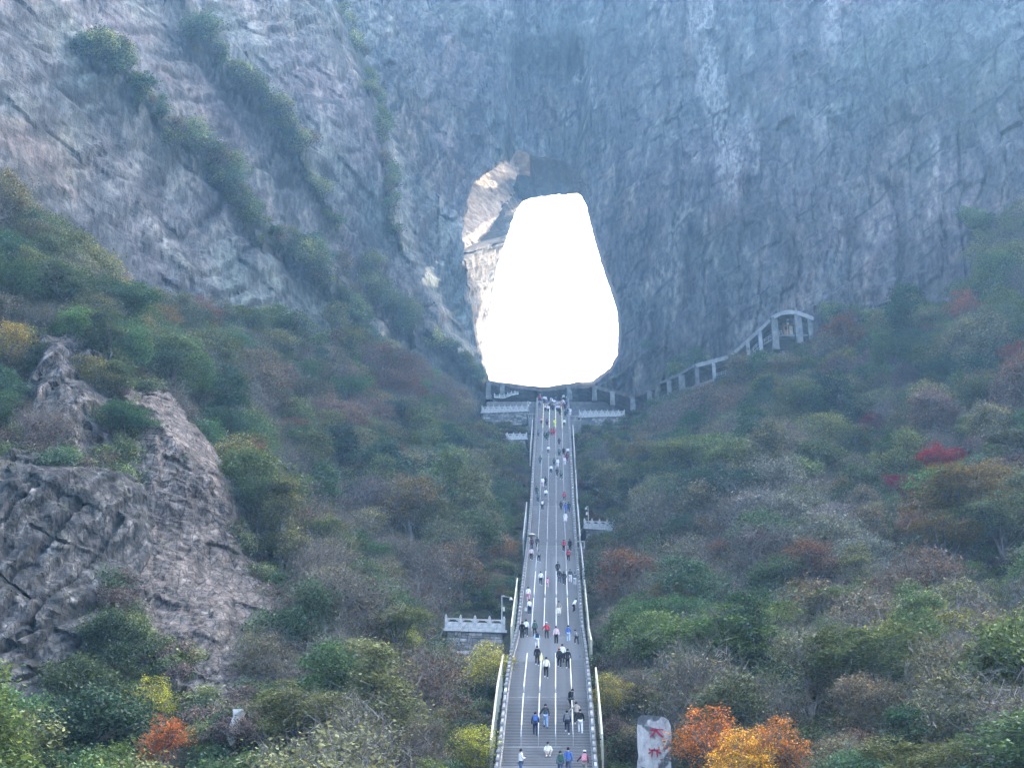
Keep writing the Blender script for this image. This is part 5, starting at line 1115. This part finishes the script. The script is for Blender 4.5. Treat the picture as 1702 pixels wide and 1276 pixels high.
PPL = [
 (865, 1291, 'phone', 'white', 'jean', 'person in a white shirt looking at a phone at the left of the lowest landing', 1.02, -1.2, {}),
 (911, 1258, 'sit', 'white', 'beige', 'person in white sitting on the steps facing down the stairway', 1.0, PI, {}),
 (932, 1292, 'walk', 'teal', 'jean', 'person with a grey green backpack climbing beside the person in blue', .98, .1, dict(pack='green')),
 (945, 1288, 'walk', 'blue', 'jean', 'person in a blue jacket and blue jeans on the lowest landing', 1.02, 0, {}),
 (972, 1291, 'out', 'maroon', 'khaki', 'person with white cap and bright pink backpack at the lower right', .97, -.2, dict(cap='white', pack='pink')),
 (890, 1224, 'walk', 'navy', 'navy', 'person in navy with a bright blue backpack left of the second handrail', 1.0, 0, dict(pack='blue', shoe='dark')),
 (907, 1211, 'rail', 'dark', 'lightjean', 'person in a dark jacket and wide light blue jeans holding the second handrail', 1.04, 0, dict(shoe='navy')),
 (943, 1221, 'stride', 'navy', 'navy', 'person in navy with a grey backpack between the third and fourth handrails', 1.0, 0, dict(pack='grey')),
 (965, 1219, 'walk', 'black', 'white', 'person in a black jacket and white trousers right of the fourth handrail', 1.0, 0, {}),
 (959, 1206, 'out', 'beige', 'dark', 'person in a beige shirt just above the one in white trousers', 1.0, .2, {}),
 (949, 1184, 'bend', 'grey', 'dark', 'person in a pale shirt with a large black backpack leaning on the fourth handrail', 1.05, -.4, dict(pack='black', shoe='dark')),
 (908, 1128, 'walk', 'cream', 'black', 'person in a cream T-shirt and black trousers at the top of the second handrail', 1.03, 0, {}),
 (893, 1107, 'walk', 'black', 'black', 'person in a long black jacket carrying a yellow bag', 1.0, 0, {}),
 (930, 1111, 'walk', 'dark', 'black', 'person with an orange cap and dark backpack at the third handrail', 1.0, 0, dict(cap='orange', pack='dark')),
 (935, 1104, 'stand', 'white', 'dark', 'person in white half hidden behind the orange cap', 1.0, 0, {}),
 (944, 1113, 'walk', 'black', 'black', 'person in a loose black coat beside the orange cap', 1.02, 0, {}),
 (893, 1078, 'bend', 'lightblue', 'white', 'person in a light blue jacket and white trousers with a dark backpack', .98, .2, dict(pack='navy')),
 (868, 1062, 'stand', 'black', 'black', 'person in black at the left balustrade above the landing', 1.0, 0, {}),
 (874.6, 1058, 'walk', 'white', 'dark', 'person in a white jacket beside the left balustrade above the landing', 1.0, 0, {}),
 (889, 1059, 'stride', 'green', 'dark', 'person in dark green at the first handrail above the landing', 1.0, 0, dict(shoe='dark')),
 (909, 1063, 'rail', 'red', 'dark', 'person in a red jacket and white cap at the second handrail', 1.0, .2, dict(cap='white', shoe='dark')),
 (924.6, 1071, 'stand', 'palepink', 'black', 'person in a pale pink jacket coming down the middle of the landing', 1.0, PI, {}),
 (945, 1067, 'walk', 'blue', 'lightblue', 'person in a bright blue jacket above the right of the landing', .95, 0, {}),
 (959, 1073, 'bend', 'grey', 'dark', 'person in grey leaning by the right balustrade above the landing', .92, .4, {}),
 (878, 1000, 'walk', 'white', 'pink', 'person in white with pink trousers in the left lane', .97, 0, {}),
 (880, 1022, 'stand', 'white', 'navy', 'person in white over dark trousers carrying a white bag in the left lane', .97, .6, {}),
 (929, 1026, 'walk', 'beige', 'cream', 'person in a long cream coat by the third handrail', .98, PI, dict(skirt='cream')),
 (953.5, 1019, 'bend', 'white', 'black', 'person in a white top leaning against the right balustrade', .95, -1.0, {}),
 (899, 973.6, 'walk', 'white', 'dark', 'person in a loose white jacket in the second lane', 1.0, 0, {}),
 (910, 977, 'walk', 'pink', 'palepink', 'small figure in pink beside the second handrail', .7, 0, {}),
 (927.5, 957, 'stand', 'dark', 'dark', 'person in dark clothes highest of the group in the fourth lane', 1.0, PI, {}),
 (930.5, 970, 'walk', 'dark', 'jean', 'person with a white cap in the group of the fourth lane', .95, 0, dict(cap='white')),
 (938, 973.5, 'walk', 'dark', 'dark', 'person in dark clothes beside the white cap in the fourth lane', 1.0, 0, {}),
 (948, 969, 'walk', 'dark', 'white', 'person in a dark jacket with white trousers in the right lane', .98, 0, {}),
 (955.7, 974, 'walk', 'grey', 'white', 'person in grey and white against the right balustrade', .95, 0, {}),
 (884, 914, 'walk', 'maroon', 'dark', 'person in maroon under a white umbrella', 1.0, 0, {}),
 (893, 912, 'walk', 'dark', 'dark', 'person in dark clothes beside the white umbrella', .95, 0, {}),
 (883, 932, 'walk', 'palepink', 'black', 'person in a pale pink top below the umbrella', 1.0, 0, {}),
 (896, 935, 'bend', 'grey', 'black', 'person in grey and black beside the pale pink top', .98, .2, {}),
 (937.6, 918, 'walk', 'red', 'dark', 'person in a red jacket beside one in a black coat', 1.0, 0, {}),
 (947.6, 917, 'walk', 'black', 'black', 'person in a black coat beside the upper red jacket', 1.0, 0, {}),
 (945, 934, 'walk', 'red', 'black', 'person in a red jacket and black trousers below the black coat', .97, 0, {}),
 (940, 854, 'stand', 'blue', 'blue', 'person in blue, middle of three side by side in the fourth lane', 1.0, 0, {}),
 (932.6, 849, 'walk', 'dark', 'dark', 'person in dark clothes left of the one in blue', .9, 0, {}),
 (945.5, 852.5, 'walk', 'navy', 'navy', 'person in navy right of the one in blue', 1.0, 0, {}),
 (939.8, 871, 'walk', 'white', 'palepink', 'person in a white coat just below the three in blue and dark', 1.0, PI, dict(skirt='white')),
 (938, 834, 'walk', 'red', 'black', 'person in a rose red top above the one in blue', .95, 0, {}),
 (901.6, 849, 'walk', 'dark', 'dark', 'person in dark clothes with a white backpack in the second lane', 1.0, 0, dict(pack='white')),
 (907.4, 829, 'walk', 'white', 'grey', 'person in white and grey by the second handrail', .95, 0, {}),
 (892, 825, 'walk', 'dark', 'green', 'person in dark green in the left lane, upper of two', 1.0, 0, {}),
 (894, 836, 'walk', 'teal', 'navy', 'person in teal in the left lane, lower of two', .95, 0, {}),
 (902, 810, 'walk', 'white', 'palepink', 'person in white beside one in black above the left lane pair', 1.0, 0, {}),
 (907, 809, 'walk', 'black', 'black', 'person in black beside one in white above the left lane pair', 1.0, 0, {}),
 (916, 788, 'walk', 'white', 'black', 'person in a white top and black trousers in the middle lane', .95, 0, {}),
 (926, 793, 'walk', 'dark', 'dark', 'person in dark clothes near the centre right of the white top', .95, 0, {}),
 (933, 797.5, 'bend', 'green', 'dark', 'person in dark green bending in the fourth lane', .98, .3, {}),
 (921.6, 775.7, 'walk', 'green', 'dark', 'person in dark green beside a person in white high on the stairs', .95, 0, {}),
 (927, 776, 'walk', 'white', 'white', 'person all in white high on the middle stairs', .9, 0, {}),
 (938.7, 773, 'walk', 'palepink', 'white', 'person in pale pink by the right lane high on the stairs', .9, 0, {}),
 (942.6, 768, 'walk', 'maroon', 'maroon', 'person in crimson by the right balustrade high on the stairs', 1.0, 0, {}),
 (944, 758, 'walk', 'white', 'grey', 'person in white by the right balustrade high on the stairs', .95, 0, {}),
 (898, 773, 'walk', 'green', 'green', 'person in plain dark green high in the left lane', 1.0, 0, {}),
 (930, 760, 'walk', 'teal', 'dark', 'person in teal with a white cap in the fourth lane', 1.0, 0, dict(cap='white')),
 (937, 758, 'walk', 'black', 'black', 'person in black between the teal and the white figures', .95, 0, {}),
 (911.6, 755, 'walk', 'white', 'black', 'person in white over black at the second handrail, high up', .95, 0, {}),
 (929.6, 741, 'walk', 'dark', 'dark', 'lone person in dark clothes in the upper middle of the stairs', .9, 0, {}),
 (895, 727, 'walk', 'grey', 'dark', 'person in grey by the left balustrade near the top', .9, 0, {}),
 (906, 731, 'walk', 'green', 'green', 'person in green, left one of the trio near the top', 1.0, 0, {}),
 (909, 734, 'walk', 'black', 'green', 'person in black and green in the middle of the trio near the top', 1.0, 0, {}),
 (912, 729, 'walk', 'green', 'dark', 'person in dark green, right one of the trio near the top', .95, 0, {}),
 (917, 726, 'walk', 'red', 'maroon', 'person in red, left of the red pair near the top', .95, 0, {}),
 (921, 725, 'walk', 'red', 'red', 'person in red, right of the red pair near the top', .95, 0, {}),
 (922, 710, 'walk', 'yellow', 'yellow', 'person in a bright yellow vest in the middle near the top', 1.0, 0, {}),
 (938, 710, 'walk', 'white', 'green', 'person in white over green near the top right handrail', 1.0, 0, {}),
 (909.7, 709, 'walk', 'purple', 'dark', 'person in purple grey near the top of the second lane', 1.0, 0, {}),
 (900, 706, 'walk', 'pink', 'dark', 'person in pink near the top of the left lane', .9, 0, {}),
 (931, 692, 'walk', 'black', 'dark', 'person in black just below the crowd, right of the middle', 1.0, 0, {}),
 (940, 695, 'walk', 'navy', 'navy', 'person in navy just below the crowd by the right balustrade', 1.0, 0, {}),
 (944, 692, 'walk', 'dark', 'grey', 'person in dark and grey just below the crowd at the far right', 1.0, 0, {}),
 (948, 690, 'stand', 'white', 'white', 'person in white standing outside the right balustrade near the top', .9, 0, {})]
for a, b, ps, tp_, bt, lb, h, rz, kw in PPL: person(a, b, ps, tp_, bt, lb, h, rz, **kw)
g = np.random.default_rng(5)
CRW = []
for i_ in range(58):
    a = g.uniform(896, 944); b = 672+g.uniform(0, 12)*(g.uniform() < .55)+g.uniform(0, 3)
    c = ['white', 'white', 'white', 'dark', 'black', 'navy', 'grey', 'palepink', 'lightblue', 'purple', 'beige', 'red'][g.integers(12)]
    side = 'left' if a < 912 else 'right' if a > 929 else 'middle'
    o = person(a, b, 'walk' if i_ % 2 else 'stand', c, ['dark', 'navy', 'grey'][g.integers(3)], f'person in {c.replace("pale", "pale ").replace("light", "light ")}, {side} of the crowd at the stair top', g.uniform(.88, 1.04), g.uniform(-.5, .5), cap='white' if g.uniform() < .15 else None, group=f'crowd at the top of the stairway, {side}, {c}')
    CRW.append((o['label'], a, o))
    if b < 675: o.location.y = TOPY+g.uniform(.2, 3.5); o.location.z = TOPZ; o.location.x *= 1.0
by = {}
for lab, a, o in CRW: by.setdefault(lab, []).append((a, o))
for lab, l in by.items():
    if len(l) > 1:
        l.sort(key=lambda q: q[0])
        for i_, (_, o) in enumerate(l): o['label'] = lab+(', leftmost of them' if i_ == 0 else ', rightmost of them' if i_ == len(l)-1 else f', {ORD[i_]} from the left')
# things carried
def small(name, label, cat_, loc, mb, m_): o = mb.build(name, m_, loc=loc); o['label'] = label; o['category'] = cat_; return o
p = stair_at(897.5, 1094); mb = MB(); mb.hexa([(-.16, -.06, -.2), (.16, -.06, -.2), (.16, .06, -.2), (-.16, .06, -.2)], [(-.11, -.03, .22), (.11, -.03, .22), (.11, .03, .22), (-.11, .03, .22)]); mb.tube([(-.06, 0, .2), (-.03, 0, .34), (.03, 0, .34), (.06, 0, .2)], .012, 5)
small('carrier_bag', 'bright yellow bag hanging from the hand of the person in the long black jacket', 'bag', stair_at(893, 1107)+Vector((.34, .02, .72)), mb, M_YEL)
mb = MB(); mb.hexa([(-.14, -.05, -.18), (.14, -.05, -.18), (.14, .05, -.18), (-.14, .05, -.18)], [(-.1, -.03, .18), (.1, -.03, .18), (.1, .03, .18), (-.1, .03, .18)]); mb.tube([(-.05, 0, .16), (-.03, 0, .3), (.03, 0, .3), (.05, 0, .16)], .012, 5)
small('carrier_bag', 'white bag carried at the left side in the left lane above the landing', 'bag', stair_at(880, 1022)+Vector((-.36, -.05, .6)), mb, M_WHITE)
ul = stair_at(884, 914)+Vector((0, .1, 1.15)); t = thing('umbrella', 'open white umbrella over the person in maroon at the left balustrade', 'umbrella', ul)
bm_ = bmesh.new(); rg = []
for rr, zz in ((.02, 1.12), (.25, 1.06), (.45, .95), (.58, .8)): rg.append([bm_.verts.new((rr*math.cos(a*PI/4)*(1-.05*(a % 2)), rr*math.sin(a*PI/4)*(1-.05*(a % 2)), zz)) for a in range(8)])
for u, v in zip(rg[:-1], rg[1:]): [bm_.faces.new((u[k], v[k], v[(k+1) % 8], u[(k+1) % 8])) for k in range(8)]
me = bpy.data.meshes.new('canopy'); bm_.to_mesh(me); bm_.free(); me.materials.append(M_WHITE); link('canopy', me, t); mb = MB(); mb.tube([(0, 0, 0), (0, 0, 1.18)], .012, 6); mb.build('shaft', M_STEEL, t)
mb = MB(); mb.box((0, 0, 0), (.075, .012, .15)); small('phone', 'dark phone in the hand of the person in a white shirt on the lowest landing', 'phone', stair_at(865, 1291)+Vector((.33, .1, 1.24)), mb, M_MORTAR)

# ------------------------------------------------------------------ haze
if HAZE > 0:
    m, ns, ls = mat('haze'); v = ns.new('ShaderNodeVolumePrincipled'); v.inputs['Density'].default_value = HAZE
    v.inputs['Color'].default_value = (.33, .64, 1.0, 1); v.inputs['Anisotropy'].default_value = .72
    o = ns.new('ShaderNodeOutputMaterial'); ls.new(v.outputs[0], o.inputs['Volume'])
    mb = MB(); mb.hexa([(-345, -70, -3), (480, -70, -3), (480, 480, -3), (-345, 480, -3)], [(-345, -70, 357), (480, -70, 357), (480, 480, 357), (-345, 480, 357)])
    mb.build('haze', m, kind='stuff')
